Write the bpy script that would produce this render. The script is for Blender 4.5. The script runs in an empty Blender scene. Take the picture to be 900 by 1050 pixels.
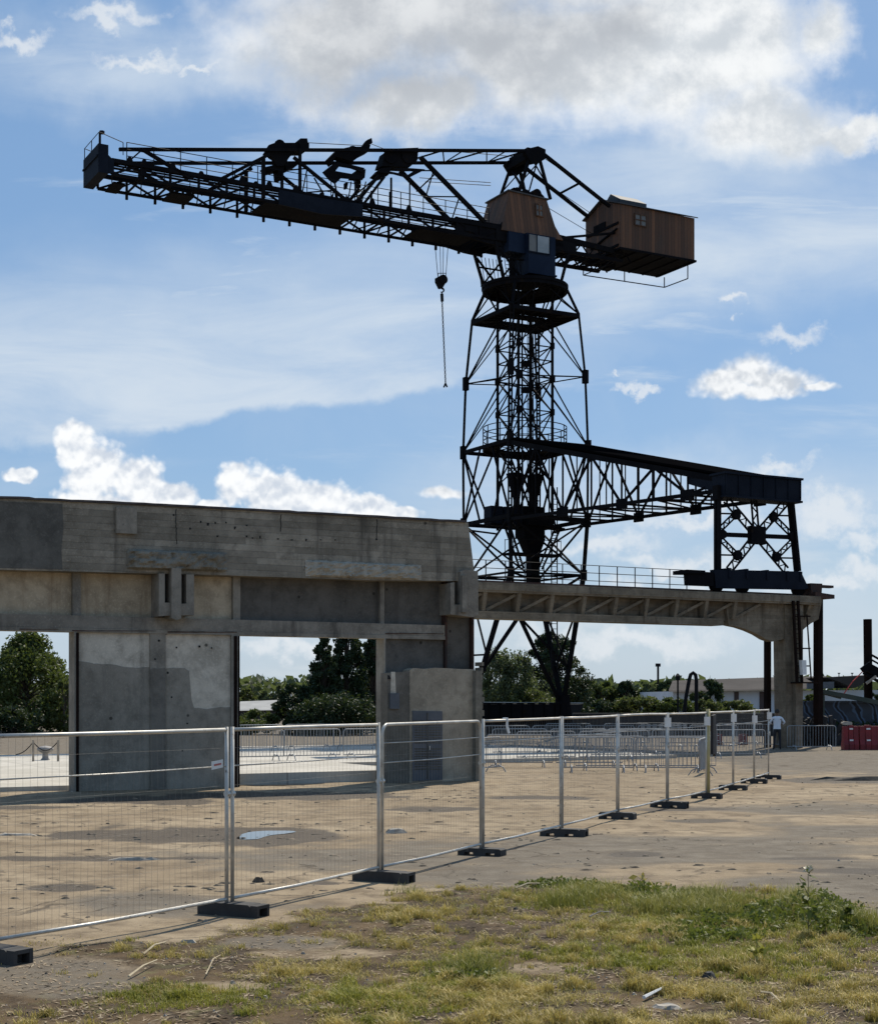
import bpy, bmesh, math, random
from mathutils import Vector, noise, Matrix
R = math.radians
scene = bpy.context.scene
col = scene.collection
random.seed(7)

# ------------------------------------------------------------------ survey of the site
# Photograph pixels are used as survey readings: a reading and a known depth give a real point.
F, CX, HY, EYE = 1550.0, 450.0, 716.0, 2.3

def P(px, py, Y):
    return Vector(((px - CX) / F * Y, Y, EYE + (HY - py) / F * Y))

def G(px, py, z=0.0):
    Y = F * (EYE - z) / (py - HY)
    return Vector(((px - CX) / F * Y, Y, z))

UH = Vector((0.876, 0.482, 0)).normalized()
VH = Vector((-UH.y, UH.x, 0))
ANG = math.atan2(UH.y, UH.x)

class Plan:
    """A vertical-plane frame: u along the rails, v away from the quay side, z up."""
    def __init__(self, x, y):
        self.o = Vector((x, y, 0))
    def w(self, u, v, z):
        return self.o + UH * u + VH * v + Vector((0, 0, z))
    def uz(self, px, py, v=0.0):
        a = (px - CX) / F
        b = self.o + VH * v
        u = (a * b.y - b.x) / (UH.x - a * UH.y)
        Y = b.y + UH.y * u
        return u, EYE + (HY - py) / F * Y
    def at(self, px, py, v=0.0):
        u, z = self.uz(px, py, v)
        return self.w(u, v, z)

# ------------------------------------------------------------------ mesh builder
class MB:
    def __init__(self):
        self.v, self.f = [], []
    def add(self, vs, fs):
        n = len(self.v)
        self.v += [Vector(p) for p in vs]
        self.f += [tuple(i + n for i in q) for q in fs]
        return self
    def hexa(self, p):
        return self.add(p, [(0, 3, 2, 1), (4, 5, 6, 7), (0, 1, 5, 4), (1, 2, 6, 5), (2, 3, 7, 6), (3, 0, 4, 7)])
    def box(self, pl, u0, u1, v0, v1, z0, z1):
        w = pl.w
        return self.hexa([w(u0, v0, z0), w(u1, v0, z0), w(u1, v1, z0), w(u0, v1, z0),
                          w(u0, v0, z1), w(u1, v0, z1), w(u1, v1, z1), w(u0, v1, z1)])
    def abox(self, x0, x1, y0, y1, z0, z1):
        return self.hexa([(x0, y0, z0), (x1, y0, z0), (x1, y1, z0), (x0, y1, z0),
                          (x0, y0, z1), (x1, y0, z1), (x1, y1, z1), (x0, y1, z1)])
    def bar(self, a, b, w, h=None, up=(0, 0, 1)):
        a, b = Vector(a), Vector(b)
        h = h or w
        d = b - a
        if d.length < 1e-6:
            return self
        d.normalize()
        up = Vector(up)
        if abs(d.dot(up)) > 0.97:
            up = UH if abs(d.dot(UH)) < .9 else VH
        s = d.cross(up).normalized() * (w / 2)
        t = s.cross(d).normalized() * (h / 2)
        q = [a - s - t, a + s - t, a + s + t, a - s + t, b - s - t, b + s - t, b + s + t, b - s + t]
        return self.add(q, [(0, 1, 2, 3), (4, 7, 6, 5), (0, 4, 5, 1), (1, 5, 6, 2), (2, 6, 7, 3), (3, 7, 4, 0)])
    def tube(self, pts, r, n=6, r2=None, closed=False):
        pts = [Vector(p) for p in pts]
        rings = []
        m = len(pts)
        prev = None
        for i, p in enumerate(pts):
            if closed:
                d = pts[(i + 1) % m] - pts[i - 1]
            else:
                d = pts[min(i + 1, m - 1)] - pts[max(i - 1, 0)]
            d.normalize()
            if prev is None:
                up = Vector((0, 0, 1)) if abs(d.z) < .9 else Vector((1, 0, 0))
                s = d.cross(up).normalized()
            else:
                s = (prev - d * prev.dot(d)).normalized()
            prev = s
            t = d.cross(s)
            k = i / max(m - 1, 1)
            rr = r if r2 is None else r + (r2 - r) * k
            rings.append([p + (s * math.cos(2 * math.pi * j / n) + t * math.sin(2 * math.pi * j / n)) * rr for j in range(n)])
        base = len(self.v)
        for q in rings:
            self.v += q
        for i in range(m if closed else m - 1):
            a, b = base + i * n, base + ((i + 1) % m) * n
            for j in range(n):
                self.f.append((a + j, a + (j + 1) % n, b + (j + 1) % n, b + j))
        if not closed:
            self.f.append(tuple(base + j for j in reversed(range(n))))
            self.f.append(tuple(base + (m - 1) * n + j for j in range(n)))
        return self
    def prism(self, pts, ext):
        pts = [Vector(p) for p in pts]
        ext = Vector(ext)
        n = len(pts)
        fs = [tuple(range(n)), tuple(reversed(range(n, 2 * n)))]
        fs += [(i, i + n, (i + 1) % n + n, (i + 1) % n) for i in range(n)]
        return self.add(pts + [p + ext for p in pts], fs)
    def ppx(self, pl, px, v0, v1):
        return self.prism([pl.at(x, y, v0) for x, y in px], VH * (v1 - v0))
    def disc(self, c, axis, r, th, n=20):
        axis = Vector(axis).normalized()
        s = axis.orthogonal().normalized()
        t = axis.cross(s)
        c = Vector(c) - axis * th / 2
        return self.prism([c + (s * math.cos(2 * math.pi * j / n) + t * math.sin(2 * math.pi * j / n)) * r for j in range(n)], axis * th)
    def ring(self, c, r0, r1, z0, z1, n=40):
        vs, fs = [], []
        for j in range(n):
            a = 2 * math.pi * j / n
            ca, sa = math.cos(a), math.sin(a)
            for r, z in ((r0, z0), (r1, z0), (r1, z1), (r0, z1)):
                vs.append(Vector(c) + Vector((r * ca, r * sa, z)))
        for j in range(n):
            a, b = j * 4, ((j + 1) % n) * 4
            for k in range(4):
                fs.append((a + k, a + (k + 1) % 4, b + (k + 1) % 4, b + k))
        return self.add(vs, fs)
    def lace(self, a, b, a2, b2, n, w):
        """zigzag lacing between chord a-b and chord a2-b2"""
        a, b, a2, b2 = map(Vector, (a, b, a2, b2))
        for i in range(n):
            t0, t1 = i / n, (i + 1) / n
            if i % 2:
                self.bar(a.lerp(b, t0), a2.lerp(b2, t1), w)
            else:
                self.bar(a2.lerp(b2, t0), a.lerp(b, t1), w)
        return self
    def cross(self, a, b, a2, b2, w):
        self.bar(a, b2, w)
        self.bar(a2, b, w)
        return self
    def build(self, name, mat, parent=None, smooth=False, recalc=True, loc=None):
        me = bpy.data.meshes.new(name)
        o = bpy.data.objects.new(name, me)
        col.objects.link(o)
        if parent is not None:
            o.parent = parent
            og = ORG[parent]
        else:
            og = Vector(loc) if loc is not None else Vector((0, 0, 0))
            o.location = og
        ORG[o] = og
        me.from_pydata([tuple(p - og) for p in self.v], [], self.f)
        if recalc and len(self.f) < 60000:
            bm = bmesh.new()
            bm.from_mesh(me)
            bmesh.ops.recalc_face_normals(bm, faces=bm.faces)
            bm.to_mesh(me)
            bm.free()
        if smooth:
            for p in me.polygons:
                p.use_smooth = True
        if mat is not None:
            me.materials.append(mat)
        return o

ORG = {}

def tag(o, label=None, cat=None, group=None, kind=None):
    if label: o['label'] = label
    if cat: o['category'] = cat
    if group: o['group'] = group
    if kind: o['kind'] = kind
    return o

def empty(name, loc, label, cat, group=None):
    o = bpy.data.objects.new(name, None)
    col.objects.link(o)
    o.location = loc
    o.empty_display_size = .3
    ORG[o] = Vector(loc)
    return tag(o, label, cat, group)

KIDS = {}
def copy_tree(o, parent=None):
    c = o.copy()
    col.objects.link(c)
    if parent is not None:
        c.parent = parent
    for ch in list(o.children):
        copy_tree(ch, c)
    return c

# ------------------------------------------------------------------ materials
class NT:
    def __init__(self, name):
        self.m = bpy.data.materials.new(name)
        self.m.use_nodes = True
        self.t = self.m.node_tree
        self.t.nodes.clear()
        self.out = self.n('ShaderNodeOutputMaterial')
    def n(self, typ, **kw):
        nd = self.t.nodes.new(typ)
        for k, v in kw.items():
            setattr(nd, k, v)
        return nd
    def l(self, a, b):
        self.t.links.new(a, b)
    def set(self, sock, v):
        if isinstance(v, bpy.types.NodeSocket):
            self.l(v, sock)
        elif v is not None:
            if hasattr(sock, 'default_value') and isinstance(v, (tuple, list)) and len(v) == 3 and sock.type == 'RGBA':
                v = (*v, 1)
            sock.default_value = v
    def math(self, op, a, b=None, c=None, clamp=False):
        nd = self.n('ShaderNodeMath', operation=op, use_clamp=clamp)
        self.set(nd.inputs[0], a)
        self.set(nd.inputs[1], b)
        self.set(nd.inputs[2], c)
        return nd.outputs[0]
    def mix(self, f, a, b, blend='MIX'):
        nd = self.n('ShaderNodeMix', data_type='RGBA', blend_type=blend)
        self.set(nd.inputs[0], f)
        self.set(nd.inputs[6], a)
        self.set(nd.inputs[7], b)
        return nd.outputs[2]
    def ss(self, x, lo, hi, a=0., b=1.):
        nd = self.n('ShaderNodeMapRange', interpolation_type='SMOOTHSTEP')
        self.set(nd.inputs[0], x)
        for i, v in ((1, lo), (2, hi), (3, a), (4, b)):
            self.set(nd.inputs[i], v)
        return nd.outputs[0]
    def pos(self, rot=0., scale=(1, 1, 1)):
        g = self.n('ShaderNodeNewGeometry')
        mp = self.n('ShaderNodeMapping')
        mp.inputs['Rotation'].default_value = (0, 0, rot)
        mp.inputs['Scale'].default_value = scale
        self.l(g.outputs['Position'], mp.inputs[0])
        return mp.outputs[0]
    def noise(self, vec, scale, detail=4., rough=.55, dist=0.):
        nd = self.n('ShaderNodeTexNoise')
        self.l(vec, nd.inputs['Vector'])
        nd.inputs['Scale'].default_value = scale
        nd.inputs['Detail'].default_value = detail
        nd.inputs['Roughness'].default_value = rough
        nd.inputs['Distortion'].default_value = dist
        return nd.outputs[0]
    def bsdf(self, colr, rough=.8, metal=0., bump=None, bstr=.3, bdist=.02, spec=None):
        b = self.n('ShaderNodeBsdfPrincipled')
        self.set(b.inputs['Base Color'], colr)
        self.set(b.inputs['Roughness'], rough)
        self.set(b.inputs['Metallic'], metal)
        if spec is not None:
            b.inputs['Specular IOR Level'].default_value = spec
        if bump is not None:
            bp = self.n('ShaderNodeBump')
            bp.inputs['Strength'].default_value = bstr
            bp.inputs['Distance'].default_value = bdist
            self.l(bump, bp.inputs['Height'])
            self.l(bp.outputs[0], b.inputs['Normal'])
        self.l(b.outputs[0], self.out.inputs[0])
        return b

def paint(name, c1, c2, scale=1.5, rough=.6, metal=0., rust=None, ramt=.45, bump=.15, spec=None):
    t = NT(name)
    p = t.pos()
    n1 = t.noise(p, scale, 5)
    c = t.mix(t.ss(n1, .35, .65), c1, c2)
    if rust:
        n2 = t.noise(p, scale * 2.7, 6, .65)
        c = t.mix(t.ss(n2, 1 - ramt, 1 - ramt + .12), c, rust)
    t.bsdf(c, rough, metal, t.noise(p, scale * 12, 3), bump, .01, spec)
    return t.m

def concrete(name, c1, c2, stain=(.05, .045, .04), boards=0., streak=.6, pits=True, moss=None, patch=None, zband=None):
    t = NT(name)
    p = t.pos(-ANG)
    big = t.noise(p, .55, 5, .6)
    mid = t.noise(p, 2.6, 6, .62)
    fine = t.noise(p, 22, 4, .6)
    c = t.mix(t.ss(big, .3, .7), c1, c2)
    c = t.mix(t.math('MULTIPLY', t.ss(mid, .42, .75), .55), c, tuple(x * .55 for x in c1))
    blot = t.noise(p, 1.05, 7, .72, .4)
    c = t.mix(t.math('MULTIPLY', t.ss(blot, .47, .62), .42), c, tuple(x * .52 for x in c1))
    c = t.mix(t.math('MULTIPLY', t.ss(fine, .5, .75), .35), c, tuple(min(1, x * 1.35) for x in c2))
    ps = t.pos(-ANG, (1.6, 1.6, .16))
    st = t.noise(ps, 1.4, 6, .65)
    c = t.mix(t.math('MULTIPLY', t.ss(st, .52, .72), streak), c, stain)
    h = t.math('ADD', t.math('MULTIPLY', mid, .6), t.math('MULTIPLY', fine, .4))
    if boards:
        # shuttering boards: each board has its own tone, thin seam between boards
        sp = t.n('ShaderNodeSeparateXYZ')
        t.l(p, sp.inputs[0])
        bz = t.math('DIVIDE', sp.outputs[2], .165)
        row = t.math('FLOOR', bz)
        fr = t.math('FRACT', bz)
        bx = t.math('DIVIDE', t.math('ADD', sp.outputs[0], t.math('MULTIPLY', row, 1.37)), 1.9)
        cb = t.n('ShaderNodeCombineXYZ')
        t.l(row, cb.inputs[0])
        t.l(t.math('FLOOR', bx), cb.inputs[1])
        wn = t.n('ShaderNodeTexWhiteNoise', noise_dimensions='3D')
        t.l(cb.outputs[0], wn.inputs[0])
        c = t.mix(t.math('MULTIPLY', t.ss(wn.outputs[0], .2, 1.), boards * .55), c, tuple(x * .5 for x in c1))
        seam = t.ss(t.math('ABSOLUTE', t.math('SUBTRACT', fr, .5)), .44, .5)
        c = t.mix(t.math('MULTIPLY', seam, t.math('MULTIPLY', t.ss(mid, .35, .6), boards * .6)), c, tuple(x * .35 for x in c1))
        h = t.math('SUBTRACT', h, t.math('MULTIPLY', seam, .5))
        # tie-bolt holes
    if pits:
        vo = t.n('ShaderNodeTexVoronoi', feature='F1')
        t.l(p, vo.inputs['Vector'])
        vo.inputs['Scale'].default_value = 1.9
        hole = t.ss(vo.outputs['Distance'], .06, .11, 1., 0.)
        keep = t.ss(t.noise(p, .9, 2), .5, .56)
        hole = t.math('MULTIPLY', hole, keep)
        c = t.mix(t.math('MULTIPLY', hole, .75), c, (.02, .018, .015))
    if moss:
        c = t.mix(t.math('MULTIPLY', t.ss(t.noise(p, 1.2, 6, .7), .5, .68), .8), c, moss)
    t.bsdf(c, .92, 0, h, .55, .03, .25)
    return t.m

def wood(name, ca, cb, gap=.24):
    t = NT(name)
    p = t.pos(-ANG)
    sp = t.n('ShaderNodeSeparateXYZ')
    t.l(p, sp.inputs[0])
    s = t.math('DIVIDE', t.math('ADD', sp.outputs[0], sp.outputs[1]), gap)
    fl, fr = t.math('FLOOR', s), t.math('FRACT', s)
    wn = t.n('ShaderNodeTexWhiteNoise', noise_dimensions='1D')
    t.l(fl, wn.inputs['W'])
    c = t.mix(wn.outputs[0], ca, cb)
    g = t.noise(t.pos(-ANG, (9, 9, .7)), 3, 6, .65)
    c = t.mix(t.math('MULTIPLY', t.ss(g, .45, .75), .65), c, tuple(x * .4 for x in ca))
    st = t.noise(t.pos(-ANG, (1, 1, .3)), 1.3, 4)
    c = t.mix(t.math('MULTIPLY', t.ss(st, .5, .7), .5), c, (.05, .035, .025))
    seam = t.ss(t.math('ABSOLUTE', t.math('SUBTRACT', fr, .5)), .42, .5)
    c = t.mix(t.math('MULTIPLY', seam, .85), c, (.012, .009, .007))
    t.bsdf(c, .8, 0, t.math('SUBTRACT', g, seam), .4, .02)
    return t.m

def leafmat(name, c1, c2, trans=.3, scale=.9):
    t = NT(name)
    p = t.pos()
    c = t.mix(t.ss(t.noise(p, scale, 4, .6), .35, .65), c1, c2)
    c = t.mix(t.math('MULTIPLY', t.ss(t.noise(p, 9, 2), .4, .7), .5), c, tuple(x * 1.5 for x in c2))
    d = t.n('ShaderNodeBsdfPrincipled')
    t.l(c, d.inputs['Base Color'])
    d.inputs['Roughness'].default_value = .6
    d.inputs['Specular IOR Level'].default_value = .3
    tr = t.n('ShaderNodeBsdfTranslucent')
    t.l(t.mix(.5, c, (.12, .16, .02)), tr.inputs[0])
    mx = t.n('ShaderNodeMixShader')
    mx.inputs[0].default_value = trans
    t.l(d.outputs[0], mx.inputs[1])
    t.l(tr.outputs[0], mx.inputs[2])
    t.l(mx.outputs[0], t.out.inputs[0])
    return t.m

M = {}
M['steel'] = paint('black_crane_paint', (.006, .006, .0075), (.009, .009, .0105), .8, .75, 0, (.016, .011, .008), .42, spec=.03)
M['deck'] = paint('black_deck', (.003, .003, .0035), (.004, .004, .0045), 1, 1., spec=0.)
M['plate'] = paint('blue_black_plate', (.006, .009, .016), (.010, .014, .023), .9, .7, 0, (.01, .008, .0075), .36, spec=.08)
M['rail'] = paint('thin_rail_paint', (.006, .007, .009), (.01, .011, .013), 1, .7, spec=.1)
M['cab'] = paint('cab_blue_paint', (.006, .013, .03), (.010, .019, .04), .7, .6, spec=.12)
M['glass'] = paint('dusty_window', (.10, .10, .095), (.14, .14, .13), 1.2, .4)
M['pane'] = paint('pale_blind', (.30, .33, .34), (.22, .25, .26), 1.2, .3)
M['wood'] = wood('weathered_planks', (.150, .070, .034), (.058, .030, .017))
M['roof'] = paint('zinc_roof', (.035, .043, .05), (.055, .064, .072), 1, .7, spec=.2)
M['roofedge'] = paint('roof_felt', (.04, .04, .042), (.06, .058, .055), 1, .8)
M['conc_beam'] = concrete('board_marked_concrete', (.195, .173, .135), (.39, .35, .28), boards=.9, streak=.75)
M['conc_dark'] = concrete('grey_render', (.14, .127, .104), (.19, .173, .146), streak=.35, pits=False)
M['conc_smooth'] = concrete('dark_smooth_render', (.10, .096, .085), (.15, .143, .125), streak=.35, pits=False)
M['conc_panel'] = concrete('ochre_stained_concrete', (.36, .295, .205), (.54, .455, .33), stain=(.12, .065, .03), streak=.6)
M['conc_panel_dark'] = concrete('dark_shaded_concrete', (.085, .08, .07), (.135, .125, .11), streak=.5)  # weathered dark tone, with recess shade of the right bays in the colour
M['conc_light'] = concrete('pale_wall_concrete', (.45, .40, .32), (.62, .56, .46), streak=.45)
M['conc_trim'] = concrete('trim_concrete', (.19, .172, .142), (.30, .272, .225), streak=.7, pits=False)
M['conc_patch'] = concrete('cement_patch', (.225, .202, .163), (.30, .272, .224), streak=.3, pits=True)
M['conc_rough'] = concrete('broken_concrete', (.29, .262, .21), (.43, .40, .335), streak=.3)
M['conc_broken'] = concrete('dark_broken_concrete', (.16, .145, .115), (.26, .24, .195), streak=.5)
M['conc_via'] = concrete('viaduct_concrete', (.17, .138, .098), (.27, .225, .165), stain=(.06, .045, .03), streak=.7, boards=.5, pits=False)
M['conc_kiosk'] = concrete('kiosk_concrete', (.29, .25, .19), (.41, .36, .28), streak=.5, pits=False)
M['rust'] = paint('rusty_steel', (.04, .018, .012), (.065, .028, .018), 1.2, .85, 0, (.02, .014, .012), .5)
M['rustdark'] = paint('dark_rusted_column', (.010, .006, .005), (.016, .009, .007), 1.2, .9, spec=.08)
M['door'] = paint('grey_blue_louvre', (.06, .07, .085), (.09, .1, .115), 1.5, .5)
M['black'] = paint('black_hole', (.008, .008, .008), (.012, .012, .012), 1, .9)
M['flash'] = paint('roof_flashing', (.03, .022, .02), (.06, .045, .04), 2, .6)
M['galv'] = paint('galvanised_tube', (.42, .40, .36), (.58, .555, .50), 4, .45, .35, (.22, .18, .14), .40, .05)
M['wire'] = paint('galvanised_wire', (.22, .205, .18), (.3, .285, .25), 3, .8, 0, spec=.1)
M['barrier'] = paint('crowd_barrier_zinc', (.23, .24, .25), (.33, .345, .355), 2, .62, .3, (.12, .1, .085), .38, .05)
M['foot'] = paint('black_block', (.028, .027, .026), (.05, .048, .045), 3, .85, 0, (.12, .105, .085), .36)
M['yellow'] = paint('faded_yellow_sleeve', (.42, .36, .17), (.34, .29, .13), 3, .6)
M['white'] = paint('white_tag', (.75, .75, .73), (.68, .68, .66), 5, .5)
M['redprint'] = paint('red_print', (.55, .05, .04), (.45, .04, .03), 5, .5)
M['redplastic'] = paint('red_plastic', (.20, .008, .010), (.14, .007, .009), 2, .6, 0, (.08, .02, .02), .35)
M['bark'] = paint('bark', (.06, .048, .036), (.09, .072, .055), 3, .9)
M['leaf_a'] = leafmat('leaf_mid_green', (.04, .06, .017), (.085, .105, .03), .36)
M['leaf_b'] = leafmat('leaf_dark_green', (.013, .027, .012), (.024, .043, .017), .16)
M['leaf_c'] = leafmat('leaf_olive', (.065, .08, .025), (.10, .11, .04), .42)
M['leaf_d'] = leafmat('leaf_grey_green', (.06, .08, .04), (.10, .12, .065), .42)
M['grass_dry'] = leafmat('dry_grass', (.34, .255, .075), (.58, .45, .16), .35, 2.4)
M['grass_green'] = leafmat('green_grass', (.20, .20, .03), (.38, .34, .07), .4, 2.2)
M['grass_tall'] = leafmat('tall_pale_grass', (.19, .19, .04), (.38, .33, .10), .35, 1.5)
M['weed'] = leafmat('weed_leaf', (.075, .095, .018), (.15, .165, .035), .4, 2.5)
M['straw'] = paint('straw', (.5, .42, .28), (.4, .32, .2), 8, .8)
M['litter'] = paint('dead_leaf_litter', (.16, .10, .055), (.36, .29, .19), 23, .9)
M['stone'] = paint('pale_rubble', (.4, .36, .3), (.28, .25, .21), 9, .9)
M['crust'] = paint('brown_crust', (.11, .085, .06), (.26, .205, .14), 5, .95)
M['darkstone'] = paint('dark_clod', (.06, .05, .04), (.1, .085, .065), 9, .95)
M['shirt'] = paint('white_shirt', (.72, .75, .8), (.66, .69, .75), 6, .8)
M['trouser'] = paint('black_trousers', (.012, .012, .015), (.018, .018, .022), 6, .8)
M['skin'] = paint('skin', (.13, .07, .045), (.15, .085, .055), 9, .55)
M['hair'] = paint('dark_hair', (.012, .01, .009), (.018, .015, .013), 9, .7)
M['shed_wall'] = paint('pale_cladding', (.5, .53, .55), (.58, .6, .62), .3, .7)
M['shed_roof'] = paint('brown_grey_sheet_roof', (.05, .045, .042), (.068, .06, .056), .3, .9, spec=.1)
M['shed_dark'] = paint('dark_door', (.05, .032, .03), (.07, .045, .04), .5, .7)
M['quaywall'] = paint('dark_quay_wall', (.022, .022, .023), (.035, .034, .034), .6, .9)
M['far_white'] = paint('far_white', (.30, .30, .29), (.24, .24, .235), .6, .7)
M['bollard'] = paint('cast_iron_bollard', (.2, .19, .18), (.3, .28, .26), 4, .7)
M['post'] = paint('rusty_post', (.26, .22, .17), (.36, .31, .25), 4, .7)
# ------------------------------------------------------------------ camera, sun, sky
cd = bpy.data.cameras.new('camera')
cam = bpy.data.objects.new('camera', cd)
col.objects.link(cam)
cam.location = (0, 0, EYE)
cam.rotation_euler = (R(90), 0, 0)
cd.sensor_fit = 'HORIZONTAL'
cd.sensor_width = 36
cd.lens = 36 * F / 900
cd.shift_y = (HY - 525) / 900
cd.clip_start = .1
cd.clip_end = 4000
scene.camera = cam
scene.view_settings.view_transform = 'Standard'
scene.view_settings.look = 'None'
scene.view_settings.gamma = 1
scene.view_settings.exposure = 0.18
scene.cycles.max_bounces = 6
scene.cycles.transparent_max_bounces = 8

SUN_AZ, SUN_EL = math.atan2(.37, .93), R(52)
sd = bpy.data.lights.new('sun', 'SUN')
sun = bpy.data.objects.new('sun', sd)
col.objects.link(sun)
sdir = Vector((math.sin(SUN_AZ) * math.cos(SUN_EL), math.cos(SUN_AZ) * math.cos(SUN_EL), math.sin(SUN_EL)))
sun.rotation_euler = sdir.to_track_quat('Z', 'Y').to_euler()
sun.location = (0, 0, 60)
sd.energy = 4.5
sd.angle = R(.53)
sd.color = (1, .92, .79)

world = bpy.data.worlds.new('World')
scene.world = world
world.use_nodes = True
class WT(NT):
    def __init__(self, w):
        self.t = w.node_tree
        self.t.nodes.clear()
        self.out = self.n('ShaderNodeOutputWorld')
w = WT(world)
sky = w.n('ShaderNodeTexSky', sky_type='NISHITA', sun_disc=False, sun_elevation=SUN_EL, sun_rotation=SUN_AZ)
sky.air_density = 1.0
sky.dust_density = .55
sky.ozone_density = 1.6
tc = w.n('ShaderNodeTexCoord')
sp = w.n('ShaderNodeSeparateXYZ')
w.l(tc.outputs['Generated'], sp.inputs[0])
yy = w.math('MAXIMUM', sp.outputs[1], .12)
# bearing and elevation of the sky direction on a chart whose unit is 100 survey readings
cb = w.n('ShaderNodeCombineXYZ')
w.l(w.math('MULTIPLY_ADD', w.math('DIVIDE', sp.outputs[0], yy), 15.5, 4.5), cb.inputs[0])
w.l(w.math('MULTIPLY_ADD', w.math('DIVIDE', sp.outputs[2], yy), -15.5, 7.16), cb.inputs[1])
chart = cb.outputs[0]
def wnoise(scale, detail=6, rough=.55, off=(0, 0, 0), stretch=(1, 1, 1), colr=False, dist=0., rot=0.):
    mp = w.n('ShaderNodeMapping')
    mp.inputs['Location'].default_value = off
    mp.inputs['Scale'].default_value = stretch
    mp.inputs['Rotation'].default_value = (0, 0, rot)
    w.l(chart, mp.inputs[0])
    nd = w.n('ShaderNodeTexNoise')
    w.l(mp.outputs[0], nd.inputs['Vector'])
    nd.inputs['Scale'].default_value = scale
    nd.inputs['Detail'].default_value = detail
    nd.inputs['Roughness'].default_value = rough
    nd.inputs['Distortion'].default_value = dist
    return nd.outputs[1] if colr else nd.outputs[0]
def vmath(op, a, b=None, c=None):
    nd = w.n('ShaderNodeVectorMath', operation=op)
    for i, x in enumerate((a, b, c)):
        if x is not None: w.set(nd.inputs[i], x)
    return nd.outputs['Value'] if op == 'LENGTH' else nd.outputs[0]
def warp(scale, amp, off, detail=5):
    nz = wnoise(scale, detail, .6, off, colr=True)
    return vmath('MULTIPLY_ADD', vmath('SUBTRACT', nz, (.5, .5, .5)), (amp, amp, 0), chart)
def blobs(vec, lst):
    d = None
    for cx, cy, rx, ry in lst:
        q = vmath('LENGTH', vmath('MULTIPLY_ADD', vec, (100 / rx, 100 / ry, 0), (-cx / rx, -cy / ry, 0)))
        if d is None: d = q
        else:
            nd = w.n('ShaderNodeMath', operation='SMOOTH_MIN')
            w.l(d, nd.inputs[0]); w.l(q, nd.inputs[1]); nd.inputs[2].default_value = .15
            d = nd.outputs[0]
    return d
base = w.mix(.6, sky.outputs[0], (1.45, 3.0, 5.4))
v0 = w.math('MULTIPLY', w.ss(wnoise(.33, 6, .55, (7, 9, 0), (1, 1.5, 1), dist=.5), .40, .68), .34)
base = w.mix(v0, base, (4.4, 5.5, 6.9))
csp = w.n('ShaderNodeSeparateXYZ')
w.l(warp(.55, 1.0, (3, 1, 0), 6), csp.inputs[0])
qx, qy = csp.outputs[0], csp.outputs[1]
streak = wnoise(.9, 8, .62, (1, 2, 0), (.4, 1.7, 1), rot=.2, dist=.7)
def band(x0, y0, slope, soft_lo, up0, up1):
    """pale veil lying above a sloping lower edge"""
    e = w.math('SUBTRACT', qy, w.math('MULTIPLY_ADD', qx, slope, y0 - slope * x0))
    return w.math('MULTIPLY', w.ss(e, soft_lo, -soft_lo * .6), w.ss(e, -up1, -up0))
v1 = w.math('MULTIPLY', band(0, 4.55, -.125, .10, .5, 2.3), w.ss(qx, 7.5, 4.2))
v2 = w.math('MULTIPLY', band(6, 3.35, -.17, .5, .3, 1.5), w.ss(qx, 4.6, 6.5))
v3 = w.math('MULTIPLY', w.ss(blobs(warp(.6, 1.4, (5, 1, 0)), [(640, 250, 190, 70), (120, 60, 190, 60), (660, 500, 330, 60), (250, 620, 420, 80), (800, 640, 300, 80), (700, 180, 260, 60)]), 1.2, .1), .8)
vm = w.math('MAXIMUM', w.math('MAXIMUM', v1, v2), v3)
vm = w.math('MULTIPLY', vm, w.ss(streak, .25, .72, .35, 1.))
sl = wnoise(.75, 8, .6, (3, 5, 0), (.33, 2.1, 1), rot=.17, dist=.35)
v5 = w.math('MULTIPLY', w.ss(sl, .5, .7), w.math('MULTIPLY', w.ss(qy, 5.0, 4.2), w.ss(qy, .9, 1.8)))
vm = w.math('MAXIMUM', vm, w.math('MULTIPLY', v5, .8))
c = w.mix(w.math('MULTIPLY', vm, .95), base, (5.7, 6.5, 7.4))
# low haze toward the horizon
hz = w.ss(sp.outputs[2], .0, .15, .6, 0.)
c = w.mix(hz, c, (4.9, 5.8, 6.5))
def relief(scale, off, d, k, detail=8):
    a = wnoise(scale, detail, .6, off)
    b = wnoise(scale, detail, .6, (off[0] + d[0] * 1., off[1] + d[1], off[2]))
    return w.math('MULTIPLY_ADD', w.math('SUBTRACT', a, b), k, .5)
# --- the big backlit cloud overhead: grey heart, bright torn rim
bw = warp(.8, 1.15, (7, 3, 0), 9)
big = blobs(bw, [(400, 20, 190, 100), (520, 60, 190, 80), (330, 45, 120, 75), (620, 50, 150, 90), (740, 70, 110, 80), (790, 120, 90, 50),
                 (430, 105, 90, 38), (720, 20, 130, 70), (840, 25, 45, 45), (870, 135, 50, 20), (560, -60, 320, 110)])
tear = wnoise(1.15, 9, .56, (4, 4, 0))
dens = w.math('ADD', big, w.math('MULTIPLY', w.math('SUBTRACT', tear, .5), 1.25))
bm_ = w.ss(dens, 1.22, .34, 0., .98)
heart = blobs(warp(.6, 1.1, (2, 9, 0), 6), [(400, 60, 170, 80), (530, 30, 150, 80), (340, 20, 120, 60), (640, 20, 60, 50)])
rl = relief(.9, (9, 2, 0), (.06, .22), 2.4, 6)
bc = w.mix(w.ss(rl, .15, .85), (5.6, 6.0, 6.4), (8.3, 8.45, 8.5))
bc = w.mix(w.math('MULTIPLY', w.ss(dens, .45, .95), .55), bc, (9.0, 9.1, 9.1))
bc = w.mix(w.math('MULTIPLY', w.ss(heart, 1.2, .2), w.ss(rl, 1., .1, .55, .95)), bc, (4.25, 4.5, 4.85))
c = w.mix(bm_, c, bc)
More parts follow.
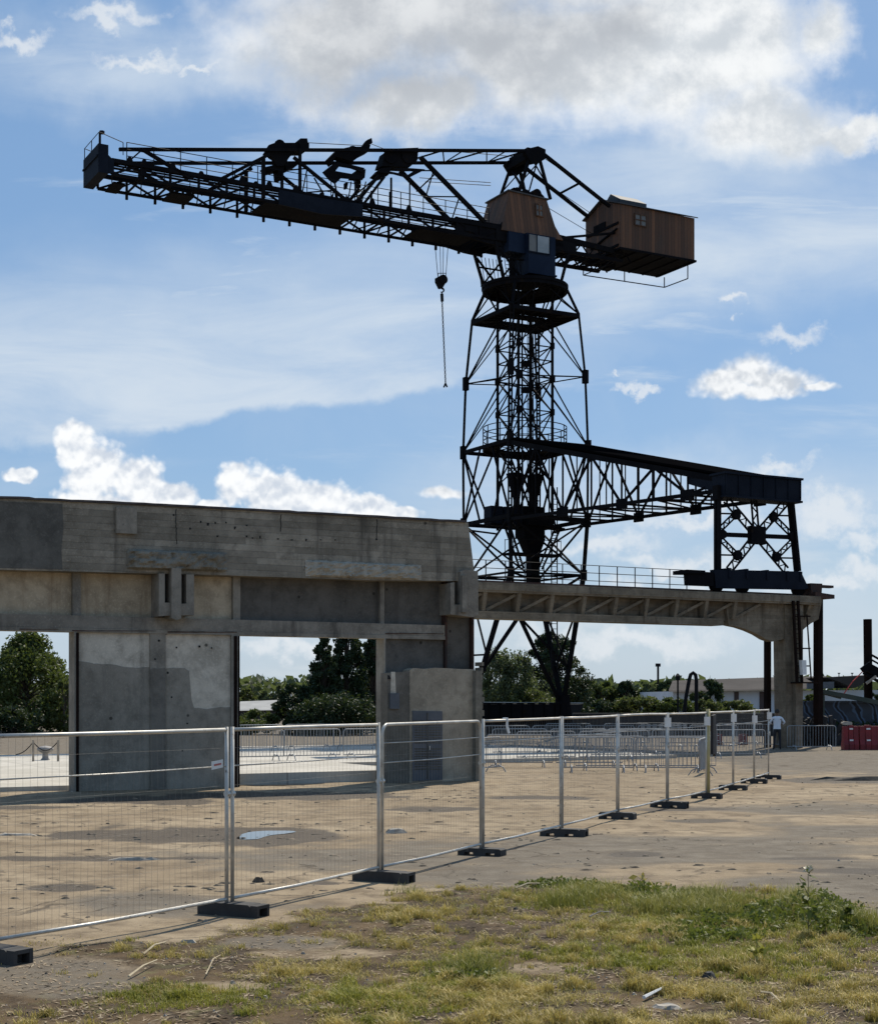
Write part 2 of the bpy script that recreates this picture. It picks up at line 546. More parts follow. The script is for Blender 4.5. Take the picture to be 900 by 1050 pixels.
# --- cumulus heads
def wvor(scale, off, dy=0.):
    mp = w.n('ShaderNodeMapping'); mp.inputs['Location'].default_value = (off, off * .7 + dy, 0)
    w.l(warp(5., .16, (off, 0, 0), 5), mp.inputs[0])
    vo_ = w.n('ShaderNodeTexVoronoi', feature='SMOOTH_F1', voronoi_dimensions='2D')
    w.l(mp.outputs[0], vo_.inputs['Vector']); vo_.inputs['Scale'].default_value = scale; vo_.inputs['Smoothness'].default_value = .35
    return vo_.outputs['Distance']
def lumps(dy):
    return w.math('ADD', w.math('MULTIPLY', wvor(3.3, 1.3, dy), .6), w.math('ADD', w.math('MULTIPLY', wvor(7.5, 4.1, dy), .28), w.math('MULTIPLY', wvor(16., 2.2, dy), .14)))
L0, L1 = lumps(0.), lumps(.07)
wl = wnoise(1.4, 5, .5, (6, 6, 0))
crag = wnoise(5.5, 8, .62, (3, 3, 0))
def cumul(blobs_, k, lo, hi, bright, shade):
    d_ = w.math('ADD', blobs_, w.math('MULTIPLY', w.math('SUBTRACT', L0, .38), k))
    a_ = w.ss(d_, lo, hi)
    r_ = w.math('MULTIPLY_ADD', w.math('SUBTRACT', L1, L0), 1.9, w.math('MULTIPLY_ADD', wl, .9, .1))
    return a_, w.mix(w.ss(r_, -.05, .95), shade, bright)
cum = blobs(warp(1.6, .3, (5, 8, 0), 4), [(76, 456, 24, 32), (100, 482, 36, 34), (140, 494, 34, 26), (175, 508, 32, 20), (110, 522, 85, 24), (240, 494, 26, 26), (275, 503, 40, 27),
                 (330, 511, 46, 24), (375, 519, 40, 17), (405, 526, 28, 10), (215, 516, 18, 8), (20, 484, 19, 9)])
cum2 = blobs(warp(1.6, .3, (1, 8, 0), 4), [(736, 392, 26, 15), (770, 384, 40, 22), (806, 391, 36, 15), (838, 397, 22, 6), (775, 402, 62, 9), (455, 504, 30, 7)])
cm, cc = cumul(cum, .7, 1.08, .70, (8.9, 9.0, 9.05), (5.6, 6.15, 6.95))
c = w.mix(w.math('MULTIPLY', cm, .97), c, cc)
cm, cc = cumul(cum2, .75, 1.14, .45, (8.6, 8.7, 8.75), (5.4, 5.75, 6.2))
c = w.mix(w.math('MULTIPLY', cm, .94), c, cc)
ws = blobs(warp(1.9, .95, (8, 8, 0), 9), [(820, 345, 36, 14), (655, 398, 18, 8), (640, 374, 8, 5), (755, 305, 18, 6), (885, 545, 34, 18), (880, 580, 40, 18), (855, 600, 40, 14),
      (120, 12, 55, 13), (145, 62, 60, 9), (205, 72, 22, 6), (20, 40, 40, 12), (620, 555, 80, 16), (690, 575, 90, 14), (800, 480, 50, 12), (850, 525, 60, 22), (700, 615, 130, 16), (640, 655, 150, 18), (720, 530, 90, 12), (300, 665, 120, 14)])
wm = w.math('MULTIPLY', w.ss(w.math('ADD', ws, w.math('MULTIPLY', w.math('SUBTRACT', crag, .5), 1.2)), 1.1, .1), .72)
c = w.mix(wm, c, (7.2, 7.5, 7.8))
# fine low clouds over the horizon
low = w.math('MULTIPLY', w.ss(wnoise(1.2, 8, .62, (6, 1, 0), (.4, 1.5, 1)), .48, .75), w.ss(sp.outputs[2], .16, .06, 0., .6))
c = w.mix(low, c, (6.6, 7.0, 7.3))
bg = w.n('ShaderNodeBackground')
w.l(c, bg.inputs[0])
bg.inputs[1].default_value = .1
w.l(bg.outputs[0], w.out.inputs[0])
world.cycles.sampling_method = 'MANUAL'
world.cycles.sample_map_resolution = 512

# ------------------------------------------------------------------ the ground
FAC = Plan(-9.08, 37.1)       # old wall, front face of its piers
CR = Plan((538 - CX) / F * 87, 87)   # tower axis of the crane

def ell(px, py, cx, cy, rx, ry):
    return 1 - math.hypot((px - cx) / rx, (py - cy) / ry)
def sm(x, a, b):
    t = min(1, max(0, (x - a) / (b - a)))
    return t * t * (3 - 2 * t)
WET_SHADE = [(190, 857, 150, 10), (270, 857, 75, 11), (60, 911, 44, 5), (150, 821, 90, 5), (300, 816, 130, 5), (650, 876, 32, 3.4), (870, 800, 90, 3.5), (880, 893, 70, 3),  # damp spots; the ones along the wall foot also paint its shadow strip
       (700, 830, 60, 2.2), (300, 857, 70, 9), (450, 830, 70, 3), (720, 842, 40, 2), (830, 880, 60, 2), (560, 818, 60, 2.4), (30, 828, 50, 2.5), (120, 880, 120, 2.5), (330, 905, 30, 3)]
GREY = [(620, 878, 260, 26), (860, 905, 150, 34), (480, 900, 120, 16), (60, 1000, 95, 26), (290, 966, 80, 8), (880, 780, 240, 16), (330, 880, 160, 14), (430, 880, 90, 18),
        (170, 930, 130, 14), (560, 1040, 50, 12), (840, 850, 160, 14), (830, 830, 120, 7), (750, 870, 200, 18)]
TANS = [(700, 893, 150, 9), (500, 846, 170, 12), (700, 850, 120, 10), (880, 842, 90, 6), (60, 842, 120, 8), (90, 885, 90, 9)]
def ground_zone(X, Y):
    px, py = CX + F * X / Y, HY + F * EYE / Y
    n1 = noise.noise(Vector((X * .55, Y * .55, 1.7)))
    n2 = noise.noise(Vector((X * 1.7, Y * 1.7, 5.1)))
    n3 = noise.noise(Vector((X * .2, Y * .12, 9)))
    k = n1 * .35 + n2 * .22
    g = max(ell(px, py, *e) for e in GREY)
    t = max(ell(px, py, *e) for e in TANS)
    grey = sm(g + k * 1.3 + n3 * .4, -.45, .75) * (1 - .8 * sm(t + k * 1.4, -.3, .7))
    k2 = noise.noise(Vector((X * .9, Y * .6, 15))) * .55 + noise.noise(Vector((X * 2.6, Y * 1.6, 25))) * .4
    wet_shade = sm(max(ell(px, py, *e) for e in WET_SHADE) + k * .4 + k2 * .8, -.1, .45)
    tf = turf(X, Y)
    return grey, wet_shade, tf * (1 - .6 * bare(px, py)) if tf > 0 else 0.
BARE = [(60, 1003, 110, 28), (290, 966, 80, 9), (330, 978, 90, 7), (560, 992, 50, 8), (230, 1012, 60, 7), (680, 1032, 40, 6)]
def bare(px, py): return sm(max(ell(px, py, *e) for e in BARE), -.1, .35)
def turf_edge(px):
    # survey reading of the far edge of the weedy strip
    pts = [(-80, 1000), (0, 985), (60, 972), (160, 965), (260, 948), (330, 930), (390, 922), (450, 912), (560, 905), (700, 908), (800, 915), (860, 932), (980, 948)]
    for (a, b), (c_, d) in zip(pts, pts[1:]):
        if a <= px <= c_:
            return b + (d - b) * (px - a) / (c_ - a)
    return pts[0][1] if px < 0 else pts[-1][1]
def turf(X, Y):
    if Y > 22 or Y < 3:
        return 0.
    px, py = CX + F * X / Y, HY + F * EYE / Y
    n = noise.noise(Vector((X * .8, Y * .8, 3))) * 14 + noise.noise(Vector((X * 3, Y * 3, 7))) * 8
    return sm(py - turf_edge(max(-79, min(979, px))) + n, -8, 10)
def gz(X, Y):
    if Y > 60 or abs(X) > 22: return -.0
    fade = sm(60 - Y, 0, 15) * sm(22 - abs(X), 0, 6)
    _, wet_shade, tf = ground_zone(X, Y)
    h = noise.fractal(Vector((X * .35, Y * .35, 0)), 1., 2., 4) * .022
    h += tf * (noise.noise(Vector((X * 1.3, Y * 1.3, 4))) * .03 + noise.noise(Vector((X * 4, Y * 4, 4))) * .014 + .01)
    return fade * (h * (1 - .6 * wet_shade) - .015 * wet_shade)
def axis(lo, hi, f0, f1, step, g=1.16):
    out, x, s = [], f0, step
    while x <= f1:
        out.append(x); x += step
    s = step
    while x < hi:
        out.append(x); s *= g; x += s
    out.append(hi)
    x, s = f0, step
    left = []
    while True:
        s *= g; x -= s
        if x < lo: break
        left.append(x)
    return [lo] + left[::-1] + out
xs = axis(-900, 900, -9, 14, .14)
ys = [-300, -120, -50, -20, -8, -2, 3, 6, 8, 9]
y = 9.4
while y < 60:
    ys.append(y); y += .085 if y < 19 else (.15 if y < 32 else .26)
s = .3
while y < 2500:
    ys.append(y); s *= 1.14; y += s
ys.append(2600)
gv, zc = [], []
for yv in ys:
    for xv in xs:
        near = 6 < yv < 62 and -24 < xv < 24
        gv.append((xv, yv, gz(xv, yv) if near else 0))
        zc += (*(ground_zone(xv, yv) if near else ((.75 if yv > 55 else 0), 0, 0)), 1)
nx = len(xs)
gf = [(j * nx + i, j * nx + i + 1, (j + 1) * nx + i + 1, (j + 1) * nx + i) for j in range(len(ys) - 1) for i in range(nx - 1)]
me = bpy.data.meshes.new('ground')
me.from_pydata(gv, [], gf)
at = me.color_attributes.new('zone', 'FLOAT_COLOR', 'POINT')
at.data.foreach_set('color', zc)
for p in me.polygons: p.use_smooth = True
ground = bpy.data.objects.new('ground', me)
col.objects.link(ground)
tag(ground, 'tan dirt and worn grey asphalt of the empty yard', kind='structure')
t = NT('yard_ground')
p = t.pos()
va = t.n('ShaderNodeVertexColor', layer_name='zone')
zs = t.n('ShaderNodeSeparateColor')
t.l(va.outputs[0], zs.inputs[0])
big, mid, fine = t.noise(p, .35, 6, .6), t.noise(p, 1.8, 7, .65), t.noise(p, 14, 6, .7)
vfine = t.noise(p, 70, 3, .7)
tan = t.mix(t.ss(big, .35, .65), (.235, .178, .112), (.33, .26, .172))
tan = t.mix(t.math('MULTIPLY', t.ss(mid, .42, .66), .75), tan, (.125, .092, .059))
grey = t.mix(t.ss(mid, .35, .7), (.12, .10, .076), (.18, .155, .12))
edge = t.math('ADD', t.math('MULTIPLY', t.math('SUBTRACT', mid, .5), .7), t.math('MULTIPLY', t.math('SUBTRACT', fine, .5), .5))
gm = t.ss(t.math('ADD', zs.outputs[0], edge), .2, .85)
c = t.mix(gm, tan, grey)
# long dusty drag marks
pst = t.pos(.12, (.5, 1.5, 1))
drag = t.noise(pst, 1.3, 9, .78)
c = t.mix(t.math('MULTIPLY', t.ss(drag, .52, .66), .6), c, (.13, .098, .066))
c = t.mix(t.math('MULTIPLY', t.ss(drag, .46, .3), .35), c, (.42, .335, .22))
soil = t.mix(t.ss(mid, .4, .65), (.04, .026, .014), (.115, .076, .038))
soil = t.mix(t.math('MULTIPLY', t.ss(t.noise(p, 2.6, 6, .7), .52, .66), .6), soil, (.15, .145, .06))
sf = t.ss(t.math('ADD', zs.outputs[2], edge), .3, .75)
c = t.mix(sf, c, soil)
wf = t.ss(t.math('ADD', zs.outputs[1], t.math('MULTIPLY', edge, .9)), .05, .65)
c = t.mix(t.math('MULTIPLY', wf, .88), c, (.055, .044, .034))
grit = t.noise(p, 5.5, 8, .8)
c = t.mix(t.math('MULTIPLY', t.ss(grit, .58, .68), .35), c, (.085, .066, .046))
c = t.mix(t.math('MULTIPLY', t.ss(grit, .43, .34), .3), c, (.40, .33, .24))
# cracks and speckle of small stones
vo = t.n('ShaderNodeTexVoronoi', feature='DISTANCE_TO_EDGE')
mpw = t.n('ShaderNodeVectorMath', operation='MULTIPLY_ADD')
nzc = t.n('ShaderNodeTexNoise'); t.l(p, nzc.inputs[0]); nzc.inputs['Scale'].default_value = 1.1; nzc.inputs['Detail'].default_value = 6
t.l(nzc.outputs[1], mpw.inputs[0]); mpw.inputs[1].default_value = (1.6, 1.6, 0); t.l(p, mpw.inputs[2])
t.l(mpw.outputs[0], vo.inputs['Vector']); vo.inputs['Scale'].default_value = .38
crack = t.math('MULTIPLY', t.ss(vo.outputs[0], .012, .003), t.ss(big, .45, .55))
c = t.mix(t.math('MULTIPLY', crack, .7), c, (.07, .055, .04))
c = t.mix(t.math('MULTIPLY', t.ss(vfine, .55, .75), .5), c, (.10, .08, .06))
c = t.mix(t.math('MULTIPLY', t.ss(vfine, .42, .28), .4), c, (.48, .42, .33))
hh = t.math('ADD', t.math('MULTIPLY', fine, .7), t.math('SUBTRACT', t.math('MULTIPLY', vfine, .35), crack))
b = t.bsdf(c, t.ss(wf, 0, 1, .95, .8), 0, hh, .6, .035, .2)
me.materials.append(t.m)

# pale concrete apron behind the wall, one kerb higher
ap = MB()
def fu_(px): return FAC.uz(px, 800)[0]
def apron(u0, u1, v0, v1, z=.12):
    ap.box(FAC, u0, u1, v0, v1, -.3, z)
apron(-60, -4, .62, 14.5)
apron(-4.002, 11.7, .62, 22)
apron(11.702, 26, 9.5, 27)
ap.box(FAC, fu_(238), 11.6, .64, .9, -.2, .3)
t = NT('pale_apron')
p = t.pos(-ANG)
c = t.mix(t.ss(t.noise(p, .5, 6, .6), .35, .7), (.40, .37, .31), (.52, .485, .42))
c = t.mix(t.math('MULTIPLY', t.ss(t.noise(p, 3, 6, .7), .5, .7), .45), c, (.26, .23, .19))
br = t.n('ShaderNodeTexBrick'); t.l(p, br.inputs[0])
br.offset = 0
for nm, v in (('Scale', .25), ('Mortar Size', .006), ('Brick Width', 1.), ('Row Height', 1.)): br.inputs[nm].default_value = v
c = t.mix(t.math('MULTIPLY', br.outputs['Fac'], .6), c, (.16, .14, .12))
t.bsdf(c, .9, 0, t.noise(p, 18, 4), .4, .02)
tag(ap.build('pavement', t.m), 'pale concrete apron of the quay behind the wall', kind='structure')

# rain water lying in the yard
t = NT('rain_water')
t.bsdf((.03, .027, .022), .03, 0, t.noise(t.pos(), 3, 2), .02, .01, .6)
M['water'] = t.m
def puddle(pts, label):
    q = MB()
    g = [G(x, y) for x, y in pts]
    ctr = sum(g, Vector()) / len(g)
    z = gz(ctr.x, ctr.y) + .008
    out = []
    for _ in range(2):
        g = [q_ for i_ in range(len(g)) for q_ in (g[i_].lerp(g[(i_ + 1) % len(g)], .25), g[i_].lerp(g[(i_ + 1) % len(g)], .75))]
    n = len(g)
    for i in range(n):
        for k in range(3):
            pnt = g[i].lerp(g[(i + 1) % n], k / 3)
            d = pnt - ctr
            pnt = ctr + d * (1 + .16 * noise.noise(pnt * 2.3))
            out.append((pnt.x, pnt.y, z))
    q.prism(out, (0, 0, -.012))
    tag(q.build('puddle', M['water']), label, kind='structure')
puddle([(244, 861), (247, 853), (275, 851), (303, 851.5), (300, 854), (276, 856), (262, 861)], 'rain puddle mirroring the sky behind the second fence panel')
puddle([(243, 806), (250, 802.5), (300, 801.5), (336, 801), (332, 804), (285, 806)], 'shallow rain puddle at the foot of the kerb')
# ------------------------------------------------------------------ the crane
S, PL, RL = M['steel'], M['plate'], M['rail']
crane = empty('harbour_crane', CR.w(0, 0, 0), 'tall black lattice wharf crane with wooden cabins standing over the viaduct', 'crane')
Wc = CR.w
H = 2.58
COR = [(-1, -1), (1, -1), (1, 1), (-1, 1)]
# --- lower portal legs
m = MB()
zr, zl = 12.4, 9.3
def k4(i, s, z): return Wc(COR[i][0] * s, COR[i][1] * s, z)
B0, B1 = Wc(-3.6, 0, 1.7), Wc(2.6, 0, 1.7)
sl = 2.42
for i in range(4):
    j = (i + 1) % 4
    m.bar(k4(i, H, zr), k4(i, sl, zl), .17)
    m.bar(k4(i, sl, zl), k4(j, sl, zl), .11)
    m.bar(k4(i, sl, zl), k4((i + 2) % 4, sl, zl), .1)
    a, b = k4(i, H, zr), k4(j, sl, zl)
    m.bar(a, b, .09)
    m.bar(k4(j, H, zr), k4(i, sl, zl), .09)
    m.bar(k4(i, sl, zl) - Vector((0, 0, .3)), k4(i, sl, zl) + Vector((0, 0, .3)), .28)
m.bar(k4(0, sl, zl), B0, .22); m.bar(k4(3, sl, zl), B0, .22)
m.bar(k4(1, sl, zl), B1, .22); m.bar(k4(2, sl, zl), B1, .22)
mid_f = (k4(0, sl, zl) + k4(1, sl, zl)) / 2
mid_b = (k4(2, sl, zl) + k4(3, sl, zl)) / 2
z7 = Wc(-.55, -sl, 7.0)
low = Wc(-.4, 0, 7.0)
m.bar(k4(0, sl, zl), low, .14); m.bar(k4(1, sl, zl), low, .14); m.bar(k4(3, sl, zl), low, .14)
m.bar(low, B0.lerp(k4(0, sl, zl), .28), .17)
m.bar(low, B1, .17)
m.bar(low, B1.lerp(k4(1, sl, zl), .3), .12)
m.bar(low, B1.lerp(k4(2, sl, zl), .75), .09)
q0, q1 = B1.lerp(k4(1, sl, zl), .3), B1.lerp(k4(2, sl, zl), .3)
m.bar(q0, q1, .1)
m.bar(q0, B1.lerp(k4(2, sl, zl), .8), .09); m.bar(q1, B1.lerp(k4(1, sl, zl), .8), .09)
q0, q1 = B0.lerp(k4(0, sl, zl), .4), B0.lerp(k4(3, sl, zl), .4)
m.bar(q0, q1, .1)
m.bar(q0, k4(3, sl, zl), .09); m.bar(q0 + Vector((0, 0, 0)), B0.lerp(k4(0, sl, zl), .95) + VH * .5, .07)
m.bar(B0.lerp(k4(0, sl, zl), .3) - Vector((0, 0, .2)), B0.lerp(k4(0, sl, zl), .3) + Vector((0, 0, .25)), .3)
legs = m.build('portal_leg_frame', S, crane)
m = MB()
m.box(CR, -3.5, 2.9, -.28, .28, .85, 1.95)
for i in range(9):
    m.box(CR, -3.3 + i * .74, -3.24 + i * .74, -.36, .36, .8, 2.0)
m.bar(Wc(-3.5, -.4, 2.02), Wc(2.4, -.4, 2.02), .05); 
m.build('sill_beam', S, crane)
for u in (-3.3, 2.6):
    m = MB()
    m.box(CR, u - .75, u + .75, -.4, .4, .35, .82)
    m.prism([Wc(u - .45, -.35, .82), Wc(u + .45, -.35, .82), Wc(u + .25, -.35, 2.5), Wc(u - .25, -.35, 2.5)], VH * .7)
    bg_ = m.build('bogie', S, crane)
    for du in (-.45, .45):
        MB().disc(Wc(u + du, 0, .3), VH, .3, .16).build('wheel', S, bg_)
# --- main tower cage (bowed outer legs)
m = MB()
prof = [(12.4, 2.58), (16.6, 2.60), (20.6, 2.49), (24.2, 2.22)]
def oc(i, k): return k4(i, prof[k][1], prof[k][0])
for i in range(4):
    for k in range(3):
        a, b = oc(i, k), oc(i, k + 1)
        # a laced leg: two angles and battens
        tdir = Vector((-(a - CR.o).y, (a - CR.o).x, 0)).normalized() * .085
        m.bar(a - tdir, b - tdir, .075); m.bar(a + tdir, b + tdir, .075)
        for q in range(11):
            pnt = a.lerp(b, (q + .5) / 11)
            m.bar(pnt - tdir, pnt + tdir, .10 if q % 2 else .05)
        m.bar(a - Vector((0, 0, .38)), a + Vector((0, 0, .38)), .28)
    m.bar(oc(i, 3), Wc(*(c * 1.72 for c in COR[i]), 25.7), .15)
    a, b = oc(i, 3), oc((i + 1) % 4, 3)
    m.bar(a, Wc(COR[i][0] * .2, COR[i][1] * 1.9, 25.7), .06); m.bar(a, Wc(COR[i][0] * 1.9, COR[i][1] * .2, 25.7), .06)
ri = 1.14
def ic(i, z, s=ri): return k4(i, s, z)
for i in range(4):
    j = (i + 1) % 4
    # diagonals from outer joints up to the inner mast and flat ties
    for k in (1, 2):
        zt = prof[k + 1][0]
        for q in (i, j, (i - 1) % 4):
            if q == i:
                m.bar(oc(i, k), ic(i, zt - .25), .075)
            else:
                m.bar(oc(i, k), ic(i, zt - .2).lerp(ic(q, zt - .2), .42), .055)
    m.bar(oc(i, 2), ic(j, 20.6), .055); m.bar(oc(i, 2), ic((i - 1) % 4, 20.6), .055); m.bar(oc(i, 2), ic(i, 20.75), .055)
    m.bar(ic(i, 20.4) , ic(i, 20.8), .24)
    # face bracing of the lowest bay, up to the gallery
    a, b, c2, d2 = oc(i, 0), oc(j, 0), oc(i, 1), oc(j, 1)
    mt = (c2 + d2) / 2
    m.bar(a, (c2 * .62 + d2 * .38), .09); m.bar(b, (c2 * .38 + d2 * .62), .09)
    m.bar(c2, a.lerp(b, .36), .09); m.bar(d2, a.lerp(b, .64), .09)
    m.bar(a, b, .12, .22); m.bar(c2, d2, .12, .2)
    m.bar(a + Vector((0, 0, -.28)), ic(i, 11.8), .1)
m.build('outer_leg_cage', S, crane)
# --- inner mast
m = MB()
zs_ = [24.2, 22.5, 20.6, 18.7, 16.6, 14.6]
for i in range(4):
    j = (i + 1) % 4
    m.bar(ic(i, 12.0), ic(i, 25.8), .12)
    for a, b in zip(zs_, zs_[1:]):
        m.cross(ic(i, a), ic(j, a), ic(i, b), ic(j, b), .06)
    for zz in (22.5 - .1, 20.6, 18.7, 16.6, 21.6):
        m.bar(ic(i, zz), ic(j, zz), .06)
    for zz in (22.5, 20.6, 18.7):
        m.bar(ic(i, zz) - Vector((0, 0, .2)), ic(i, zz) + Vector((0, 0, .16)), .2)
mast = m.build('inner_mast', S, crane)
m = MB()
for du, dv, r in ((-.12, .1, .05), (.25, -.1, .045)):
    m.tube([Wc(du, dv, 11.5), Wc(du, dv, 25.8)], r, 8)
for zz in (19.9, 21.4):
    m.box(CR, -.15, .2, -.2, .2, zz, zz + .3)
m.build('centre_shaft', S, mast)
m = MB()
for zz in range(40):
    z0 = 13 + zz * .32
    m.bar(Wc(.55, .55, z0), Wc(.9, .55, z0), .022)
for du in (.53, .92):
    m.bar(Wc(du, .55, 12.6), Wc(du, .55, 25.8), .035)
for zz in range(0):
    m.ring(Wc(.72, .3, 0), .36, .385, 13 + zz * .9, 13.05 + zz * .9, 12)
m.build('ladder', RL, mast)
# --- upper square deck, slewing ring
m = MB()
sq = 2.24
o4 = [Wc(c[0] * sq, c[1] * sq, 24.1) for c in COR]
i4 = [Wc(c[0] * 1.25, c[1] * 1.25, 24.1) for c in COR]
for i in range(4):
    j = (i + 1) % 4
    m.prism([o4[i], o4[j], i4[j], i4[i]], (0, 0, .09))
    m.bar(o4[i], o4[j], .12, .22)
    for q in range(1, 6):
        a = o4[i].lerp(o4[j], q / 6); b = i4[i].lerp(i4[j], q / 6)
        m.bar(a, b, .1, .14)
    m.bar(i4[i], i4[j], .1, .2)
m.box(CR, -1.1, 1.1, -.45, .3, 24.12, 24.22)
m.build('upper_deck', S, crane)
m = MB()
m.ring(Wc(0, 0, 0), 1.95, 2.5, 25.8, 25.98)
m.ring(Wc(0, 0, 0), 2.3, 2.45, 25.6, 25.82)
m.ring(Wc(0, 0, 0), .8, 1.96, 25.84, 25.97)
for a in range(24):
    an = a * math.pi / 12
    d = Vector((math.cos(an), math.sin(an), 0))
    m.bar(Wc(0, 0, 25.88) + d * 1.2, Wc(0, 0, 25.88) + d * 2.4, .12, .12)
m.box(CR, -1.5, .6, -1.1, .5, 25.9, 26.0)
for a in range(8):
    an = a * math.pi / 4 + .2
    d = Vector((math.cos(an), math.sin(an), 0))
    m.bar(Wc(0, 0, 25.65) + d * 2.35, Wc(0, 0, 24.2) + d * 1.5, .07)
m.build('slewing_ring', S, crane)
# --- gallery round the mast
m = MB()
m.ring(Wc(0, 0, 0), 1.5, 2.42, 16.66, 16.74)
m.ring(Wc(0, 0, 0), 2.36, 2.44, 16.5, 16.74)
gal = m.build('gallery', S, crane)
m = MB()
for a in range(14):
    an = a * 2 * math.pi / 14
    d = Vector((math.cos(an), math.sin(an), 0)) * 2.4
    m.tube([Wc(0, 0, 16.7) + d, Wc(0, 0, 17.85) + d], .03, 5)
for zz in (17.1, 17.5, 17.85):
    m.ring(Wc(0, 0, 0), 2.375, 2.425, zz - .02, zz + .02)
m.build('railing', RL, gal)
# --- hoppers, machine boxes and inclined struts around the mast foot
for u0, v0 in ((-.68, 0), (.72, 0)):
    m = MB()
    t4 = [Wc(u0 + a * .37, v0 + b * .37, 15.2) for a, b in COR]
    b4 = [Wc(u0 + .12 * (1 if u0 < 0 else -1) + a * .14, v0 + b * .14, 13.7) for a, b in COR]
    m.hexa(b4 + t4)
    m.hexa([p_ - Vector((0, 0, 1.3)) for p_ in b4] + b4)
    m.build('hopper', S, crane)
m = MB()
m.box(CR, -.35, 1.05, -.5, .5, 11.5, 13.3)
m.box(CR, -.3, 1.35, -.8, .5, 12.2, 12.9)
m.prism([Wc(-.35, -.5, 11.5), Wc(1.1, -.5, 11.5), Wc(.8, -.3, 10.5), Wc(.3, -.3, 10.5)], VH * .8)
m.box(CR, .28, .86, -.25, .35, 8.6, 10.8)
m.box(CR, -2.5, 2.5, -.4, .2, 12.1, 12.2)
m.build('hoist_machinery', S, crane)
for u0, u1_ in ((-2.5, -1.72), (-1.6, -.4)):
    MB().box(CR, u0, u1_, -.4, .4, 12.21, 13.2).build('switch_box', PL, crane)
for sgn in (-1, 1):
    m = MB()
    for dv in (-.25,):
        m.bar(Wc(sgn * 2.0, dv - .6, 12.3), Wc(sgn * .75, dv - .4, 9.7), .09)
        m.bar(Wc(sgn * 1.62, dv - .6, 12.3), Wc(sgn * .5, dv - .4, 9.7), .09)
    for q in range(8):
        a = Wc(sgn * 2.0, -.85, 12.3).lerp(Wc(sgn * .75, -.65, 9.7), (q + .5) / 8)
        b = Wc(sgn * 1.62, -.85, 12.3).lerp(Wc(sgn * .5, -.65, 9.7), (q + .5) / 8)
        m.bar(a, b, .045)
    m.build('inclined_strut', S, crane)
m = MB()
m.box(CR, -1.6, 1.7, -1.3, -.3, 10.42, 10.54)
wg = m.build('working_platform', S, crane)
m = MB()
for u0 in (-1.55, 1.65):
    for v0 in (-1.25, -.35):
        m.tube([Wc(u0, v0, 10.5), Wc(u0, v0, 11.35)], .02, 4)
    m.tube([Wc(u0, -1.25, 11.3), Wc(u0, -.35, 11.3)], .02, 4)
m.tube([Wc(-1.55, -1.25, 11.3), Wc(1.65, -1.25, 11.3)], .018, 4)
m.build('railing', RL, wg)
m = MB()
for q in range(34):
    m.bar(Wc(1.45, -.6, 4.2 + q * .3), Wc(1.8, -.6, 4.2 + q * .3), .035)
for du in (1.43, 1.82):
    m.bar(Wc(du, -.6, 4), Wc(du, -.6, 14.5), .05)
m.build('ladder', RL, crane)

# --- portal bridge from the tower to the viaduct leg
VL = -20.26
hb = 1.98            # half width of the leg at the viaduct
def br_top(s, t): return Wc(s * (H + (2.1 - H) * t), -H + (VL + H) * t, 16.45 - 4.3 * t)
def br_bot(s, t):
    z = 12.2 - .5 * t
    return Wc(s * (H + (2.1 - H) * t), -H + (VL + H) * t, z)
m = MB()
N = 7
for s in (-1, 1):
    for i in range(N):
        t0, t1 = i / N, (i + 1) / N
        m.bar(br_top(s, t0), br_top(s, t1), .15, .27)
        m.bar(br_bot(s, t0), br_bot(s, t1), .14, .17)
        m.bar(br_top(s, t1), br_bot(s, t1), .075)
        tm = (t0 + t1) / 2
        m.bar(br_top(s, tm), br_bot(s, tm), .05)
        if i % 2 == 0:
            m.bar(br_bot(s, t0), br_top(s, t1), .1)
        else:
            m.bar(br_top(s, t0), br_bot(s, t1), .1)
        m.bar(br_bot(s, t1) - (br_bot(s, 1) - br_bot(s, 0)).normalized() * .4, br_bot(s, t1) + (br_bot(s, 1) - br_bot(s, 0)).normalized() * .4, .12, .5) if i % 2 else None
for i in range(N):
    t0, t1 = i / N, (i + 1) / N
    m.bar(br_bot(-1, t1), br_bot(1, t1), .09)
    m.bar(br_bot(-1, t0), br_bot(1, t1), .07) if i % 2 else m.bar(br_bot(1, t0), br_bot(-1, t1), .07)
bridge = m.build('portal_bridge', S, crane)
m = MB()
for i in range(N):
    t0, t1 = i / N, (i + 1) / N
    up = Vector((0, 0, .2))
    m.prism([br_top(-1, t0) + up, br_top(1, t0) + up, br_top(1, t1) + up, br_top(-1, t1) + up], (0, 0, .1))
    m.bar(br_top(-1, t0), br_top(1, t0), .12, .25)
m.build('bridge_deck', M['deck'], bridge)
